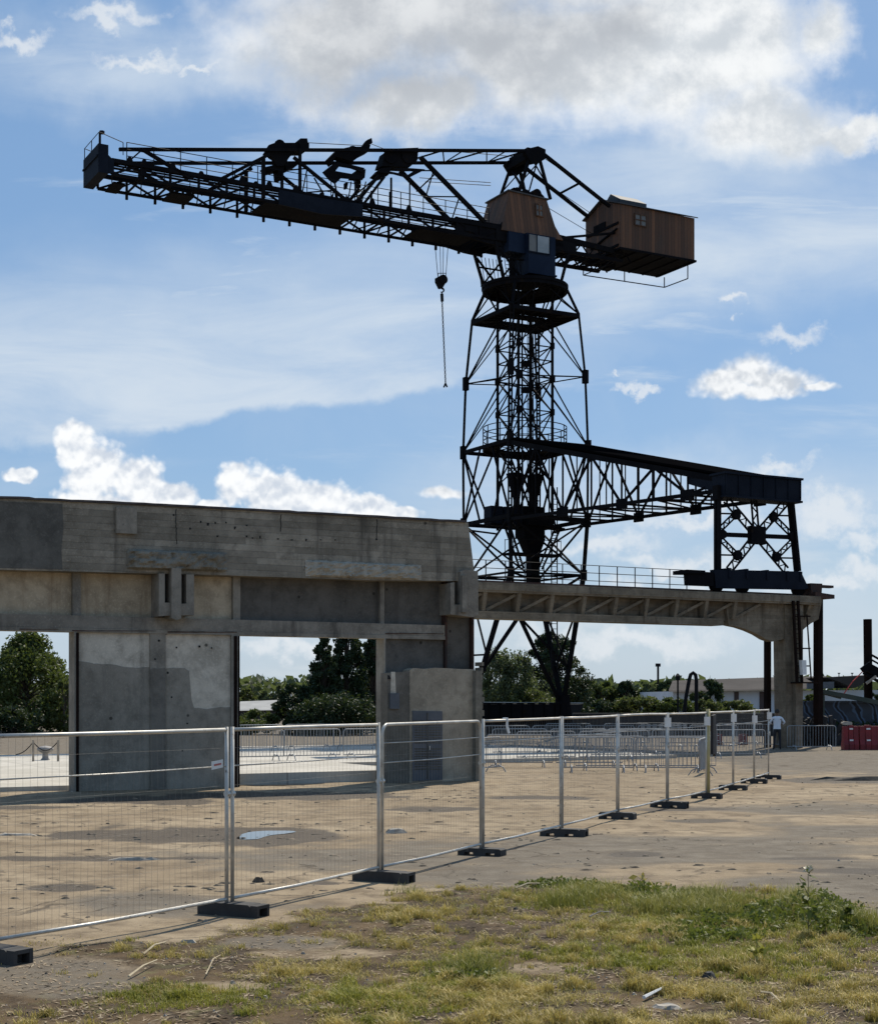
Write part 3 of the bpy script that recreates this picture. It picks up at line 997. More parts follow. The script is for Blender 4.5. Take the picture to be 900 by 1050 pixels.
# --- rail leg on the viaduct
ZD = 7.05
m = MB()
m.box(CR, -2.42, 2.05, VL - .45, VL + .45, 11.42, 12.36)
for i in range(7):
    m.box(CR, -2.4 + i * .73, -2.35 + i * .73, VL - .5, VL - .452, 11.45, 12.34)
m.box(CR, -2.5, 2.12, VL - .55, VL + .55, 12.364, 12.46)
m.box(CR, -2.46, 2.1, VL - .52, VL + .52, 11.32, 11.416)
m.prism([br_top(-1, .86), br_bot(-1, .86) + Vector((0, 0, .5)), Wc(-2.2, VL, 11.5), Wc(-2.2, VL, 12.3)], UH * .2)
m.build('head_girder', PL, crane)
A = CR.at(735.5, 507, VL); Bq = CR.at(735.5, 586, VL); Cq = CR.at(810, 510, VL); D = CR.at(817.5, 586, VL)
cen = CR.at(775.5, 549, VL)
for a, b in ((A, Bq), (Cq, D)):
    m = MB()
    for dv in (-.11, .11):
        m.bar(a + VH * dv, b + VH * dv, .15, .14)
    m.lace(a - VH * .1, b - VH * .1, a + VH * .1, b + VH * .1, 8, .07)
    m.bar(a + Vector((0, 0, -.25)), a + Vector((0, 0, .4)), .36, .3)
    m.build('leg_post', S, crane)
m = MB()
def lat(a, b, wid=.34, n=10, th=.07):
    a, b = Vector(a), Vector(b)
    s = (b - a).normalized().cross(VH) * (wid / 2)
    m.bar(a - s, b - s, th); m.bar(a + s, b + s, th)
    m.lace(a - s, b - s, a + s, b + s, n, .045)
def X(px, py): return CR.at(px, py, VL)
for q in ((744, 512), (808, 512), (747, 585), (806, 585)):
    lat(X(*q), cen)
lat(cen, X(772.5, 511), .3, 5)
for y1, x1, x2 in ((526.5, 738, 754), (528.5, 792, 812), (569, 738, 756), (572, 796, 816)):
    m.bar(X(x1, y1), X(x2, y1 + .4), .07)
m.bar(X(738, 548), X(813.5, 551), .08, .2)
for a, b in (((738, 543), (754, 527)), ((738, 552), (755, 569)), ((792, 529), (813, 550)), ((796, 571), (814, 553))):
    lat(X(*a), X(*b), .22, 6, .06)
for q in ((754.5, 527.5), (756, 569.5), (793, 530), (796, 571), (740, 548), (812, 550)):
    c0 = X(*q); m.prism([c0 + UH * a - VH * .1 + Vector((0, 0, b)) for a, b in ((-.2, -.12), (0, -.24), (.2, -.12), (.2, .12), (0, .24), (-.2, .12))], VH * .2)
c0 = cen
m.prism([c0 + UH * a - VH * .16 + Vector((0, 0, b)) for a, b in ((-.42, -.4), (.42, -.4), (.42, .4), (-.42, .4))], VH * .3)
m.build('leg_bracing', S, crane)
m = MB()
for dv in (-.42, .12):
    m.ppx(CR, [(732, 584), (821, 586), (829, 603), (824, 604.5), (734, 603)], VL + dv, VL + dv + .3)
for u in (-2.2, -1.2, 0, 1.2, 2.0):
    m.box(CR, u, u + .12, VL - .47, VL + .47, 7.7, 8.15)
trl = m.build('travelling_bogie', PL, crane)
m = MB()
m.ppx(CR, [(705, 585), (731.5, 587), (731.5, 601), (706, 600)], VL - .42, VL - .1)
m.ppx(CR, [(705, 585), (731.5, 587), (731.5, 601), (706, 600)], VL + .1, VL + .4)
m.ppx(CR, [(704, 584), (723, 585), (723, 588), (704, 588)], VL - .5, VL + .5)
m.build('motor_box', S, trl)
for px in (734, 760.5, 818):
    u, z = CR.uz(px, 603, VL)
    MB().disc(Wc(u, VL, ZD + .36), VH, .36, .2).build('wheel', S, trl)

# --- jib
jn, jf = -1.2, 1.2
U0, U1 = -24.6, -2.2
ZB, ZT = 28.0, 28.68
m = MB()
for v in (jn, jf):
    m.bar(Wc(U0, v, ZT), Wc(U1, v, ZT), .16, .2)
    m.bar(Wc(U0, v, ZB), Wc(U1 + .2, v, ZB), .13, .13)
    nb = 15
    for i in range(nb):
        u0, u1 = U0 + (U1 - U0) * i / nb, U0 + (U1 - U0) * (i + 1) / nb
        m.bar(Wc(u0, v, ZB), Wc(u0, v, ZT), .11)
        if i % 2: m.bar(Wc(u0, v, ZT), Wc(u1, v, ZB), .09)
        else: m.bar(Wc(u0, v, ZB), Wc(u1, v, ZT), .09)
        # hanging brackets and their gussets
        m.bar(Wc(u1, v, ZB - .32 if v == jf else ZB - .1), Wc(u1, v, ZB + .1), .12)
nb = 15
for i in range(nb):
    u0, u1 = U0 + (U1 - U0) * i / nb, U0 + (U1 - U0) * (i + 1) / nb
    m.bar(Wc(u1, jn, ZB), Wc(u1, jf, ZB), .08)
    um = (u0 + u1) / 2
    m.bar(Wc(u0, jn, ZB), Wc(um, jf, ZB), .055); m.bar(Wc(um, jf, ZB), Wc(u1, jn, ZB), .055)
m.bar(Wc(U0, -.5, ZB), Wc(U1, -.5, ZB), .07)
# root of the jib, bearing on the slewing frame
m.prism([Wc(-5.2, jn, 28.0), Wc(-3.4, jn, 27.75), Wc(-2.3, jn, 27.7), Wc(-1.9, jn, 28.9), Wc(-5.2, jn, 28.9)], VH * .2)
m.prism([Wc(-5.2, jf - .2, 28.0), Wc(-3.4, jf - .2, 27.75), Wc(-2.3, jf - .2, 27.7), Wc(-1.9, jf - .2, 28.9), Wc(-5.2, jf - .2, 28.9)], VH * .2)
jib = m.build('jib', S, crane)
m = MB()
rnd = random.Random(3)
m.box(CR, U0, U1 - .3, jn + .12, jn + .42, ZT - .02, ZT + .04)
m.tube([Wc(U0, jn + .1, ZT - .2), Wc(U1, jn + .1, ZT - .2)], .05, 6)
m.tube([Wc(U0, jn + .75, ZT - .1), Wc(U1, jn + .75, ZT - .1)], .06, 6)
for i in range(30):
    u = U0 + .7 + i * .74
    if rnd.random() < .7:
        zt = ZT + rnd.uniform(.2, .42)
        m.prism([Wc(u, jn - .06, ZT), Wc(u + .42, jn - .06, ZT), Wc(u + .26, jn - .06, zt), Wc(u + .14, jn - .06, zt)], VH * .14)
    if rnd.random() < .16:
        m.box(CR, u, u + rnd.uniform(.3, .9), jn - .05, jn + .3, ZT - .5, ZT - .15)
m.build('walkway', S, jib)
m = MB()
def jp(pts, v0, v1): m.ppx(CR, pts, v0, v1)
jp([(286, 194), (330, 203), (372, 209), (372, 222), (330, 219), (286, 209)], jn - .22, jn - .12)
m.build('side_plate', PL, jib)
def soffit(x0, x1, y, va, vb):
    a, _ = CR.uz(x0, y, jn); b, _ = CR.uz(x1, y, jn)
    MB().box(CR, a, b, va, vb, ZB - .12, ZB - .02).build('soffit_plate', S, jib)
soffit(272, 362, 212, jn - .05, jf - .5); soffit(430, 486, 236, jn - .05, jf - .6); soffit(182, 206, 197, jn + .9, jf); soffit(122, 134, 184, jn + .9, jf)
m = MB()
e0, _ = CR.uz(101, 170, jn)
m.box(CR, e0 - .05, e0 + .45, jn - .15, jf + .1, 27.95, 29.35)
m.box(CR, e0 - .12, e0 - .052, jn - .1, jf + .05, 28.75, 28.83)
m.prism([Wc(e0 + .32, jn - .1, 29.0), Wc(e0 + .75, jn - .1, 28.65), Wc(e0 + .75, jn - .1, 28.05), Wc(e0 + .32, jn - .1, 27.98)], VH * .15)
m.tube([Wc(e0 + .1, jn + .1, 29.3), Wc(e0 + .1, jn + .1, 30.0)], .06, 6)
m.disc(Wc(e0 + .2, jn + .1, 30.0), (0, 0, 1), .13, .12, 10)
m.build('end_box', PL, jib)
# hand rails along both sides and round the end
m = MB()
def rail_line(pts, posts=True, h=1.0):
    for zz in (h, h * .66, h * .33):
        m.tube([p_ + Vector((0, 0, zz)) for p_ in pts], .022, 4)
    for p_ in pts:
        m.tube([p_, p_ + Vector((0, 0, h))], .024, 4)
for v in (jn - .05, jf + .05):
    pts = [Wc(e0 + 1.4 + i * 1.38, v, ZT) for i in range(16)]
    rail_line(pts)
    m.build('railing', RL, jib)
    m = MB()
zt = 29.3
pts = [Wc(e0 + 1.2, jn - .1, zt - .3), Wc(e0, jn - .1, zt), Wc(e0, 0, zt), Wc(e0, jf + .05, zt), Wc(e0 + 1.3, jf + .05, zt - .3)]
for a, b in zip(pts, pts[1:]):
    m.tube([a + Vector((0, 0, .62)), b + Vector((0, 0, .62))], .022, 4)
for q in pts: m.tube([q, q + Vector((0, 0, .62))], .022, 4)
m.build('railing', RL, jib)
# tie rods from the mast head to the jib end
HD = CR.uz(531, 151, jn)[1]
hn, hf = Wc(-.35, -1.1, HD), Wc(-.35, 1.1, HD)
def tie(v, u): 
    k = (u - U0) / (-.35 - U0)
    return Wc(u, v, 29.25 + (HD - 29.25) * k)
m = MB()
for v in (-1.1, 1.1):
    m.bar(tie(v, U0 + .4), Wc(-.35, v, HD), .17, .15)
rnd = random.Random(5)
uu = [-8.6, -7.4, -6.0, -4.7, -3.2, -1.9, -.6]
for i in range(len(uu) - 1):
    s = 1 if i % 2 else -1
    m.bar(tie(1.1 * s, uu[i]), tie(-1.1 * s, uu[i + 1]), .07)
    m.bar(tie(-1.1, uu[i]), tie(1.1, uu[i]), .05) if i % 2 else None
m.build('tie_rod', S, jib)
m = MB()
g = CR.at
def strut(p0, p1, w_=.16, vs=(jn, jf), lace_n=0):
    pr = []
    for v in vs:
        a, b = CR.uz(*p0, jn), CR.uz(*p1, jn)
        m.bar(Wc(a[0], v, a[1]), Wc(b[0], v, b[1]), w_)
    if lace_n:
        a, b = CR.uz(*p0, jn), CR.uz(*p1, jn)
        m.lace(Wc(a[0], jn, a[1]), Wc(b[0], jn, b[1]), Wc(a[0], jf, a[1]), Wc(b[0], jf, b[1]), lace_n, .06)
strut((146, 153), (194, 182), .16)
strut((146, 153), (130, 167), .07)
strut((223, 185), (276, 158), .15, lace_n=3)
strut((301, 161), (356, 206), .15, lace_n=4)
strut((270, 162), (270, 203), .17)
strut((307.5, 152), (307.5, 195), .14)
strut((365, 208), (388, 180), .16, lace_n=3)
strut((372, 210), (394, 181), .13)
strut((431, 161), (497, 228), .2, lace_n=5)
strut((401, 182), (401, 213), .09)
strut((420, 183), (420, 215), .06)
strut((322, 182), (332, 199), .06)
strut((343, 186), (346, 203), .07); strut((360, 186), (357, 205), .05); strut((363, 184), (367, 206), .06); strut((375, 186), (371, 207), .05)
m.bar(CR.at(427, 196, jn), CR.at(446, 178, jn), .07)
m.build('jib_strut', S, jib)
# rope sheave carts on top of the struts
def cart(polys, discs, v0=-.75, v1=.75):
    q = MB()
    for pts, a, b in polys:
        q.ppx(CR, pts, a * .55 - .45, b * .55 - .45)
    for px, py, r, v in discs:
        q.disc(CR.at(px, py, v * .55 - .45), VH, r * .85, .12, 18)
    return q.build('sheave_cart', S, jib)
cart([([(276, 148), (282, 146), (308, 146), (317, 147), (317, 152), (308, 153), (300, 157), (296, 162), (291, 170), (284, 170), (276, 158), (270, 158)], -.8, -.5),
      ([(276, 148), (282, 146), (317, 146), (317, 152), (296, 160), (270, 158)], .5, .8),
      ([(308, 141.5), (315, 141.5), (317, 152), (308, 152)], -1.1, 1.1),
      ([(284, 165), (292, 165), (290, 183), (286, 183)], -.6, .6), ([(271, 171), (285, 168), (285, 174), (276, 176)], -.6, .6), ([(292, 168), (305, 166), (305, 169), (294, 174)], -.7, .7)],
     [(287, 149, .36, -.4), (287, 149, .36, .4), (279, 157, .4, 0), (288, 162, .42, -.4), (288, 172, .34, 0)])
cart([([(346, 153), (360, 150), (372, 150), (380, 148), (378, 155), (370, 159), (362, 165), (354, 163), (344, 160), (341, 168), (337, 162)], -.5, .5),
      ([(376.5, 143), (381, 141), (382, 146), (377, 149.5), (371, 152.5), (371, 150)], -.25, .25),
      ([(331, 176), (340, 169), (347, 166), (362, 169), (374, 172), (371, 176), (360, 172), (348, 170), (344, 175), (372, 180), (372, 184), (350, 182), (344, 188), (338, 184)], -.9, -.7),
      ([(331, 176), (340, 169), (347, 166), (362, 169), (374, 172), (371, 176), (360, 172), (348, 170), (344, 175), (372, 180), (372, 184), (350, 182), (344, 188), (338, 184)], .7, .9),
      ([(366, 174), (375, 173), (374, 182), (362, 181)], -.6, .6), ([(366, 182), (370, 182), (370, 192), (366, 192)], -.2, .2), ([(354, 187), (357, 187), (356, 193), (354, 193)], -.2, .2)],
     [(362, 156, .4, -.3), (362, 156, .4, .3), (340, 178, .32, 0)])
cart([([(396, 155), (404, 152), (429, 151), (428, 164), (420, 171), (400, 170), (391, 170)], -.75, .75),
      ([(385, 178), (391, 172), (402, 171), (398, 179), (392, 181)], -.7, .7),
      ([(385, 176), (404, 178), (419, 182), (436, 173.5), (434, 173), (420, 172), (404, 172), (404, 173.5), (424, 175), (418, 179), (398, 175)], -.95, -.75),
      ([(385, 176), (404, 178), (419, 182), (436, 173.5), (434, 173), (420, 172), (404, 172), (404, 173.5), (424, 175), (418, 179), (398, 175)], .75, .95)],
     [(400, 160, .45, -.8), (418, 160, .45, -.8), (394, 175, .35, 0)])
m = MB()
for a, b in (((315, 146), (372, 149)), ((380, 147), (398, 154)), ((430, 152), (525, 160)), ((436, 186), (503, 190)), ((430, 182), (503, 187))):
    m.tube([CR.at(*a, 0), CR.at(*b, 0)], .02, 4)
m.build('rope', RL, jib)

# --- slewing frame, cabins, mast head
m = MB()
for v in (-1.2, 1.2):
    m.bar(Wc(-2.7, v, 27.9), Wc(-2.1, v * .9, 25.98), .15)
    m.bar(Wc(2.2, v, 27.9), Wc(1.7, v * .9, 25.98), .15)
    m.bar(Wc(-2.5, v, 27.6), Wc(-.9, v, 26.0), .1); m.bar(Wc(-2.2, v, 26.0), Wc(-.8, v, 27.7), .09)
    m.bar(Wc(-2.3, v, 27.1), Wc(-.8, v, 27.1), .08)
    m.bar(Wc(-2.7, v, 28.35), Wc(2.7, v, 28.35), .2, .75)
    for i in range(6):
        m.bar(Wc(-2.2 + i * .25, v, 26.0), Wc(-2.45 + i * .25, v, 27.7), .03)
m.box(CR, -2.4, 1.8, -1.3, 1.3, 28.2, 28.4)
m.box(CR, -.7, .7, -.29, .6, 26.0, 28.1)
for q in range(9):
    m.bar(Wc(-2.0, -1.2, 26.1 + q * .2), Wc(-1.6, -1.2, 26.1 + q * .2), .03)
m.build('slewing_frame', S, crane)
m = MB()
m.hexa([CR.w(-.8, -1.75, 26.35), CR.w(.95, -1.75, 26.35), CR.w(.95, -.3, 26.35), CR.w(-.8, -.3, 26.35),
        CR.w(-.95, -1.75, 28.5), CR.w(.95, -1.75, 28.5), CR.w(.95, -.3, 28.5), CR.w(-.95, -.3, 28.5)])
m.box(CR, -2.0, -.9, -1.5, -.4, 27.4, 28.5)
m.box(CR, -.86, 1.02, -1.82, -.25, 26.25, 26.345)
cab = m.build('driver_cab', M['cab'], crane)
MB().box(CR, -.3, .5, -1.8, -1.755, 27.5, 28.42).build('window', M['pane'], cab)
MB().box(CR, -.86, -.36, -1.8, -1.755, 27.5, 28.42).build('window', M['glass'], cab)
m = MB()
for uu_ in (-.88, -.33, .525): m.box(CR, uu_ - .025, uu_ + .025, -1.83, -1.802, 27.45, 28.47)
m.box(CR, -.9, .55, -1.83, -1.803, 27.42, 27.48)
m.build('window_frame', PL, cab)
m = MB()
bt = [(-2.4, -1.4, 28.55), (1.7, -1.4, 28.55), (1.7, 1.4, 28.55), (-2.4, 1.4, 28.55)]
md = [(-2.2, -1.33, 29.3), (1.2, -1.33, 29.3), (1.2, 1.33, 29.3), (-2.2, 1.33, 29.3)]
tp = [(-1.8, -1.2, 30.85), (.72, -1.2, 30.75), (.72, 1.2, 30.75), (-1.8, 1.2, 30.85)]
bq, mq, tq = ([Wc(*p_) for p_ in s_] for s_ in (bt, md, tp))
m.add(bq + mq + tq, [(3, 2, 1, 0), (8, 9, 10, 11)] + [(a + i, a + (i + 1) % 4, a + 4 + (i + 1) % 4, a + 4 + i) for a in (0, 4) for i in range(4)])
mh = m.build('machinery_house', M['wood'], crane)
m = MB()
m.prism([Wc(-1.9, -1.3, 30.86), Wc(.82, -1.3, 30.76), Wc(.82, 1.3, 30.76), Wc(-1.9, 1.3, 30.86)], (0, 0, .07))
m.build('roof', M['roofedge'], mh)
def window(pl, px0, py0, px1, py1, v, parent, lean=0.):
    m_ = MB(); a = pl.uz(px0, py0, v); b = pl.uz(px1, py1, v)
    u0_, u1_, z0_, z1_ = a[0], b[0], b[1], a[1]
    m_.prism([pl.w(u0_, v + lean, z0_), pl.w(u1_, v + lean, z0_), pl.w(u1_, v + lean * 2.2, z1_), pl.w(u0_, v + lean * 2.2, z1_)], -VH * .03)
    fr_ = m_.build('window', M['glass'], parent)
    m_ = MB()
    o_ = -VH * .05
    for uu_ in (u0_, (u0_ + u1_) / 2, u1_):
        m_.bar(pl.w(uu_, v + lean, z0_) + o_, pl.w(uu_, v + lean * 2.2, z1_) + o_, .06, .05)
    for k_ in (0, .5, 1):
        zz_ = z0_ + (z1_ - z0_) * k_
        m_.bar(pl.w(u0_ - .03, v + lean * (1 + 1.2 * k_), zz_) + o_, pl.w(u1_ + .03, v + lean * (1 + 1.2 * k_), zz_) + o_, .06, .05)
    m_.build('frame', M['wood'], fr_)
window(CR, 549.5, 208.5, 556.5, 222, -1.335, mh, .03)
m = MB()
for sv in (-1.1, 1.1):
    for su in (-1.15, 1.0):
        m.bar(Wc(su, sv * 1.05, 30.85), Wc(-.25 if su < 0 else .25, sv * .95, HD - .1), .15)
    m.bar(Wc(-.9, sv, 31.6), Wc(.35, sv, 33), .06); m.bar(Wc(.85, sv, 31.6), Wc(-.3, sv, 33.1), .06)
m.bar(Wc(-.9, -1.1, 31.4), Wc(-.3, 1.1, 33.1), .07); m.bar(Wc(.8, 1.1, 31.4), Wc(.2, -1.1, 33.1), .07)
mast_head = m.build('mast_head', S, crane)
m = MB()
m.prism([Wc(a, -1.25, b) for a, b in ((-.75, HD - .2), (-.3, HD - .75), (.3, HD - .55), (.6, HD - .35), (.62, HD + .2), (.1, HD + .3), (-.55, HD + .05))], VH * .32)
m.prism([Wc(a, .9, b) for a, b in ((-.75, HD - .2), (-.3, HD - .75), (.3, HD - .55), (.6, HD - .35), (.62, HD + .2), (.1, HD + .3), (-.55, HD + .05))], VH * .32)
m.box(CR, -.45, .55, -1.0, 1.0, HD - .15, HD + .22)
m.box(CR, -.6, -.3, -1.0, 1.0, HD - .5, HD - .2)
m.build('head_block', S, mast_head)
m = MB()
for i in range(6):
    u = -1.2 + i * .38
    m.disc(Wc(u, -.5 + .3 * (i % 2), 31.05 + .12 * math.sin(i * 2)), VH, .22 + .06 * (i % 3), .7, 12)
m.box(CR, -1.4, .6, -.9, .9, 30.9, 31.05)
m.build('roof_winch', S, mh)
# --- counter jib, backstays and counterweight house
m = MB()
for v in (-1.2, 1.2):
    m.bar(Wc(1.2, v, 28.75), Wc(6.0, v, 28.45), .2, .3)
    m.bar(Wc(1.2, v, 28.0), Wc(6.0, v, 28.0), .16, .2)
    m.bar(Wc(1.5, v, 28.7), Wc(5.6, v, 29.6), .12)
    for i in range(5):
        m.bar(Wc(1.6 + i, v, 28.0), Wc(2.1 + i, v, 28.6), .07); m.bar(Wc(2.6 + i, v, 28.0), Wc(2.1 + i, v, 28.6), .07)
for i in range(6):
    m.bar(Wc(1.4 + i * .85, -1.2, 28.0), Wc(1.4 + i * .85, 1.2, 28.0), .09)
m.lace(Wc(1.4, -1.2, 28), Wc(6, -1.2, 28), Wc(1.4, 1.2, 28), Wc(6, 1.2, 28), 6, .07)
m.build('counter_jib', S, crane)
m = MB()
e_n, e_f = CR.at(625, 211.5, -1.1), None
ue, ze = CR.uz(625, 211.5, -1.1)
for v in (-1.1, 1.1):
    m.bar(Wc(.5, v, HD), Wc(ue, v, ze), .17)
k = .55
m.bar(Wc(.5, -1.1, HD).lerp(Wc(ue, -1.1, ze), k), Wc(.5, 1.1, HD).lerp(Wc(ue, 1.1, ze), k), .1)
for v in (-1.0, 1.0):
    m.tube([Wc(.4, v, HD - .1), Wc(ue, v, ze + .25)], .02, 4)
m.tube([Wc(.1, 0, 31.3), Wc(5.5, 0.9, 30.0)], .02, 4)
m.build('backstay', S, crane)
hu0, hu1, hv = 5.45, 10.85, 1.8
m = MB()
gab = [(-hv, 28.6), (hv, 28.6), (hv, 31.1), (0, 31.75), (-hv, 31.1)]
m.prism([Wc(hu0, a, b) for a, b in gab], UH * (hu1 - hu0))
cwh = m.build('counterweight_house', M['wood'], crane)
m = MB()
for s in (-1, 1):
    m.prism([Wc(hu0 - .18, s * (hv + .12), 31.1 - .01), Wc(hu0 - .18, 0, 31.81), Wc(hu0 - .18, 0, 31.89), Wc(hu0 - .18, s * (hv + .12), 31.07 + .08)], UH * (hu1 - hu0 + .36))
m.build('roof', M['roofedge'], cwh)
m = MB()
m.prism([Wc(6.0, a, b) for a, b in ((-1.0, 31.35), (0, 31.84), (.8, 31.5), (.8, 31.75), (0, 32.3), (-1.0, 31.72))], UH * 1.9)
m.build('roof_lantern', M['roof'], cwh)
window(CR, 650.5, 219, 662, 232.5, -hv - .003, cwh)
m = MB()
for k_ in range(2):
    m.box(CR, hu0 - .05, hu0 - .01, -1.6, 1.6, 28.7 + 1.3 * k_, 28.85 + 1.3 * k_)
m.bar(Wc(hu0 - .05, 1.2, 29.2), Wc(hu0 - .05, -1.5, 29.75), .09)
m.box(CR, hu0 - .06, hu0 - .01, -.3, .9, 30.15, 30.5)
m.build('gable_trim', S, cwh)
m = MB()
m.box(CR, hu0 - .1, hu1 + .1, -hv - .08, hv + .08, 28.46, 28.58)
for i in range(6):
    m.box(CR, hu0 + i * 1.04, hu0 + .12 + i * 1.04, -hv, hv, 28.4, 28.458)
m.box(CR, hu0 + .6, hu0 + 1.1, .3, 1.0, 28.0, 28.398)
m.build('floor_frame', S, cwh)
m = MB()
zz = 27.45
loop = [Wc(hu0 - .3, 1.9, zz), Wc(hu0 + .2, -1.3, zz), Wc(hu1 + .0, -1.9, zz), Wc(hu1 + .0, 1.9, zz)]
lp = [CR.at(598, 282, 1.5), CR.at(681, 294.5, 1.5), CR.at(705, 285.5, -1.2)]
for a, b in zip(lp, lp[1:]): m.tube([a, b], .035, 5)
m.tube([lp[0], lp[0] + (lp[2] - lp[1])], .03, 5)
for q in lp + [lp[0].lerp(lp[1], .5)]:
    m.tube([q, (q.x, q.y, 28.4)], .035, 5)
m.build('under_railing', RL, cwh)

# --- hook and its chain
hk = CR.at(453, 288, 0)
hb_ = MB()
hb_.prism([CR.at(x, y, -.16) for x, y in ((448.5, 284), (457.5, 284), (458, 288), (454, 295), (452, 295), (448.5, 288))], VH * .32)
hb_.disc(CR.at(453, 287, 0), VH, .26, .42, 16)
hb_.tube([CR.at(449, 280, 0), CR.at(449, 284, 0)], .02, 4); hb_.tube([CR.at(457, 280, 0), CR.at(457, 284, 0)], .02, 4); hb_.tube([CR.at(449, 280, 0), CR.at(457, 280, 0)], .02, 4)
hook = hb_.build('hook_block', S, crane)
m = MB()
for a, b in (((445.5, 246), (448.8, 283)), ((451, 246), (451.8, 283)), ((454.5, 247), (454.2, 283)), ((459.5, 248), (457, 283))):
    m.tube([CR.at(*a, 0), CR.at(*b, 0)], .017, 4)
m.build('rope', RL, hook)
m = MB()
hkp = [CR.at(453 + 1.9 * math.cos(a), 297.5 + 2 * math.sin(a), 0) for a in [R(x) for x in range(-100, 150, 25)]]
m.tube(hkp, .06, 6, .03)
m.build('hook', S, hook)
m = MB()
c0, c1 = CR.at(452.8, 299, 0), CR.at(456.7, 393, 0)
n = 44
for i in range(n):
    a = c0.lerp(c1, i / n); b = c0.lerp(c1, (i + 1.15) / n)
    s = (UH if i % 2 else VH) * .035
    m.tube([a - s * .4, a.lerp(b, .25) - s, a.lerp(b, .75) - s, b - s * .4, b + s * .4, a.lerp(b, .75) + s, a.lerp(b, .25) + s, a + s * .4], .02, 4, closed=True)
m.bar(CR.at(452.9, 301, 0), CR.at(453.3, 309, 0), .13)
m.tube([c1, CR.at(455, 397, 0)], .05, 5); m.tube([c1, CR.at(458.3, 397, 0)], .05, 5)
m.build('chain', RL, hook)
# ------------------------------------------------------------------ the old concrete wall
wall = empty('concrete_wall', FAC.w(0, 0, 0), 'long weathered concrete wall with heavy top beam and open bays left of the crane', 'wall')
wall["kind"] = "thing"
def fbox(u0, u1, v0, v1, z0, z1, mat, name, parent=wall):
    return MB().box(FAC, u0, u1, v0, v1, z0, z1).build(name, mat, parent)
def fu(px, py, v=0.): return FAC.uz(px, py, v)[0]
TOP = [(-110, 505), (0, 511.2), (30, 512), (36, 512.8), (120, 516.5), (260, 524), (480, 536)]
def ragged(pts, amp=.9, step=7, seed=1):
    out = []
    for (x0, y0), (x1, y1) in zip(pts, pts[1:]):
        n_ = max(1, int(abs(x1 - x0) / step))
        for k_ in range(n_):
            x, y = x0 + (x1 - x0) * k_ / n_, y0 + (y1 - y0) * k_ / n_
            out.append((x, y + amp * noise.noise(Vector((x * .13, seed, 0)))))
    return out + [pts[-1]]
m = MB()
bot = [(487.5, 596), (380, 595), (240, 590.3), (0, 584), (-110, 580)]
m.ppx(FAC, ragged(TOP, .5) + [(486, 585)] + bot, -.3, .55)
beam = m.build('top_beam', M['conc_beam'], wall)
m = MB()
tl = ragged([(x, y - 2.6) for x, y in TOP[:-1]] + [(478, 533.5)], .6, 9, 5)
m.ppx(FAC, tl + [(x, y + 2.2) for x, y in reversed(tl)], -.36, .6)
m.build('flashing', M['flash'], beam)
m = MB()   # smooth dark render at the left end of the beam
m.ppx(FAC, ragged([(-110, 509), (0, 514), (64, 516.8)], .5) + [(65, 540), (63, 565), (64, 584), (0, 582.5), (-110, 578.5)], -.312, -.301)
m.build('render_patch', M['conc_smooth'], beam)
m = MB()
m.ppx(FAC, [(119.5, 520), (140.5, 520.7), (140.5, 547.5), (119.5, 546.5)], -.42, -.302)
m.build('pad', M['conc_patch'], beam)
def rough_slab(x0, y0, x1, y1, seed, mat, depth=.16):
    nx_, nz_ = 46, 9
    vs, fs = [], []
    for j in range(nz_ + 1):
        for i in range(nx_ + 1):
            x = x0 + (x1 - x0) * i / nx_
            yb = y0[0] + (y0[1] - y0[0]) * i / nx_
            yt = y1[0] + (y1[1] - y1[0]) * i / nx_
            yy_ = yb + (yt - yb) * j / nz_
            ed = min(i * .5, (nx_ - i) * .5, j * 2, (nz_ - j) * 2) + .9 * noise.noise(Vector((i * .35, j * .5, seed)))
            dv = depth * max(0, min(1, ed / 2.)) * (1 + .55 * noise.noise(Vector((x * .11, yy_ * .2, seed)))) + .05 * noise.noise(Vector((x * .5, yy_ * .6, seed)))
            x += 1.2 * noise.noise(Vector((yy_ * .3, seed, i))) if i in (0, nx_) else 0
            yy_ += 1.1 * noise.noise(Vector((x * .22, seed, j))) if j in (0, nz_) else 0
            vs.append(FAC.at(x, yy_, -.302 - max(dv, 0)))
    for j in range(nz_):
        for i in range(nx_):
            a = j * (nx_ + 1) + i
            fs.append((a, a + 1, a + nx_ + 2, a + nx_ + 1))
    return MB().add(vs, fs).build('broken_slab', mat, beam)
rough_slab(130, (583.5, 586.5), 233, (562.5, 566.5), 2.3, M['conc_broken'], .2)
rough_slab(313, (591, 595), 432, (574, 579.5), 6.1, M['conc_rough'], .1)
rnd = random.Random(11)
m = MB()   # row of old fixing slots and cracks
for x, y in ((177, 527), (252, 549), (258, 551), (266, 549.5), (284, 552), (298, 553), (313, 552.5), (328, 553), (343, 553), (385, 552), (194, 541), (205, 534), (212, 536), (220, 535), (231, 535), (222, 549), (240, 540), (252, 538)):
    h_ = rnd.uniform(1, 3)
    MB().ppx(FAC, [(x, y), (x + rnd.uniform(1.2, 2.6), y + .1), (x + rnd.uniform(1, 2.2), y + h_), (x + .2, y + h_)], -.308, -.301).build('slot', M['black'], beam)
for x, y0, y1 in ((288, 527.5, 545), (386.5, 532.5, 552), (180.5, 522, 541), (181, 541, 558)):
    pts = [(x + rnd.uniform(-.5, .5), y0 + (y1 - y0) * k_ / 6) for k_ in range(7)]
    MB().ppx(FAC, [(a - .35, b) for a, b in pts] + [(a + .35, b) for a, b in reversed(pts)], -.308, -.301).build('crack', M['black'], beam)
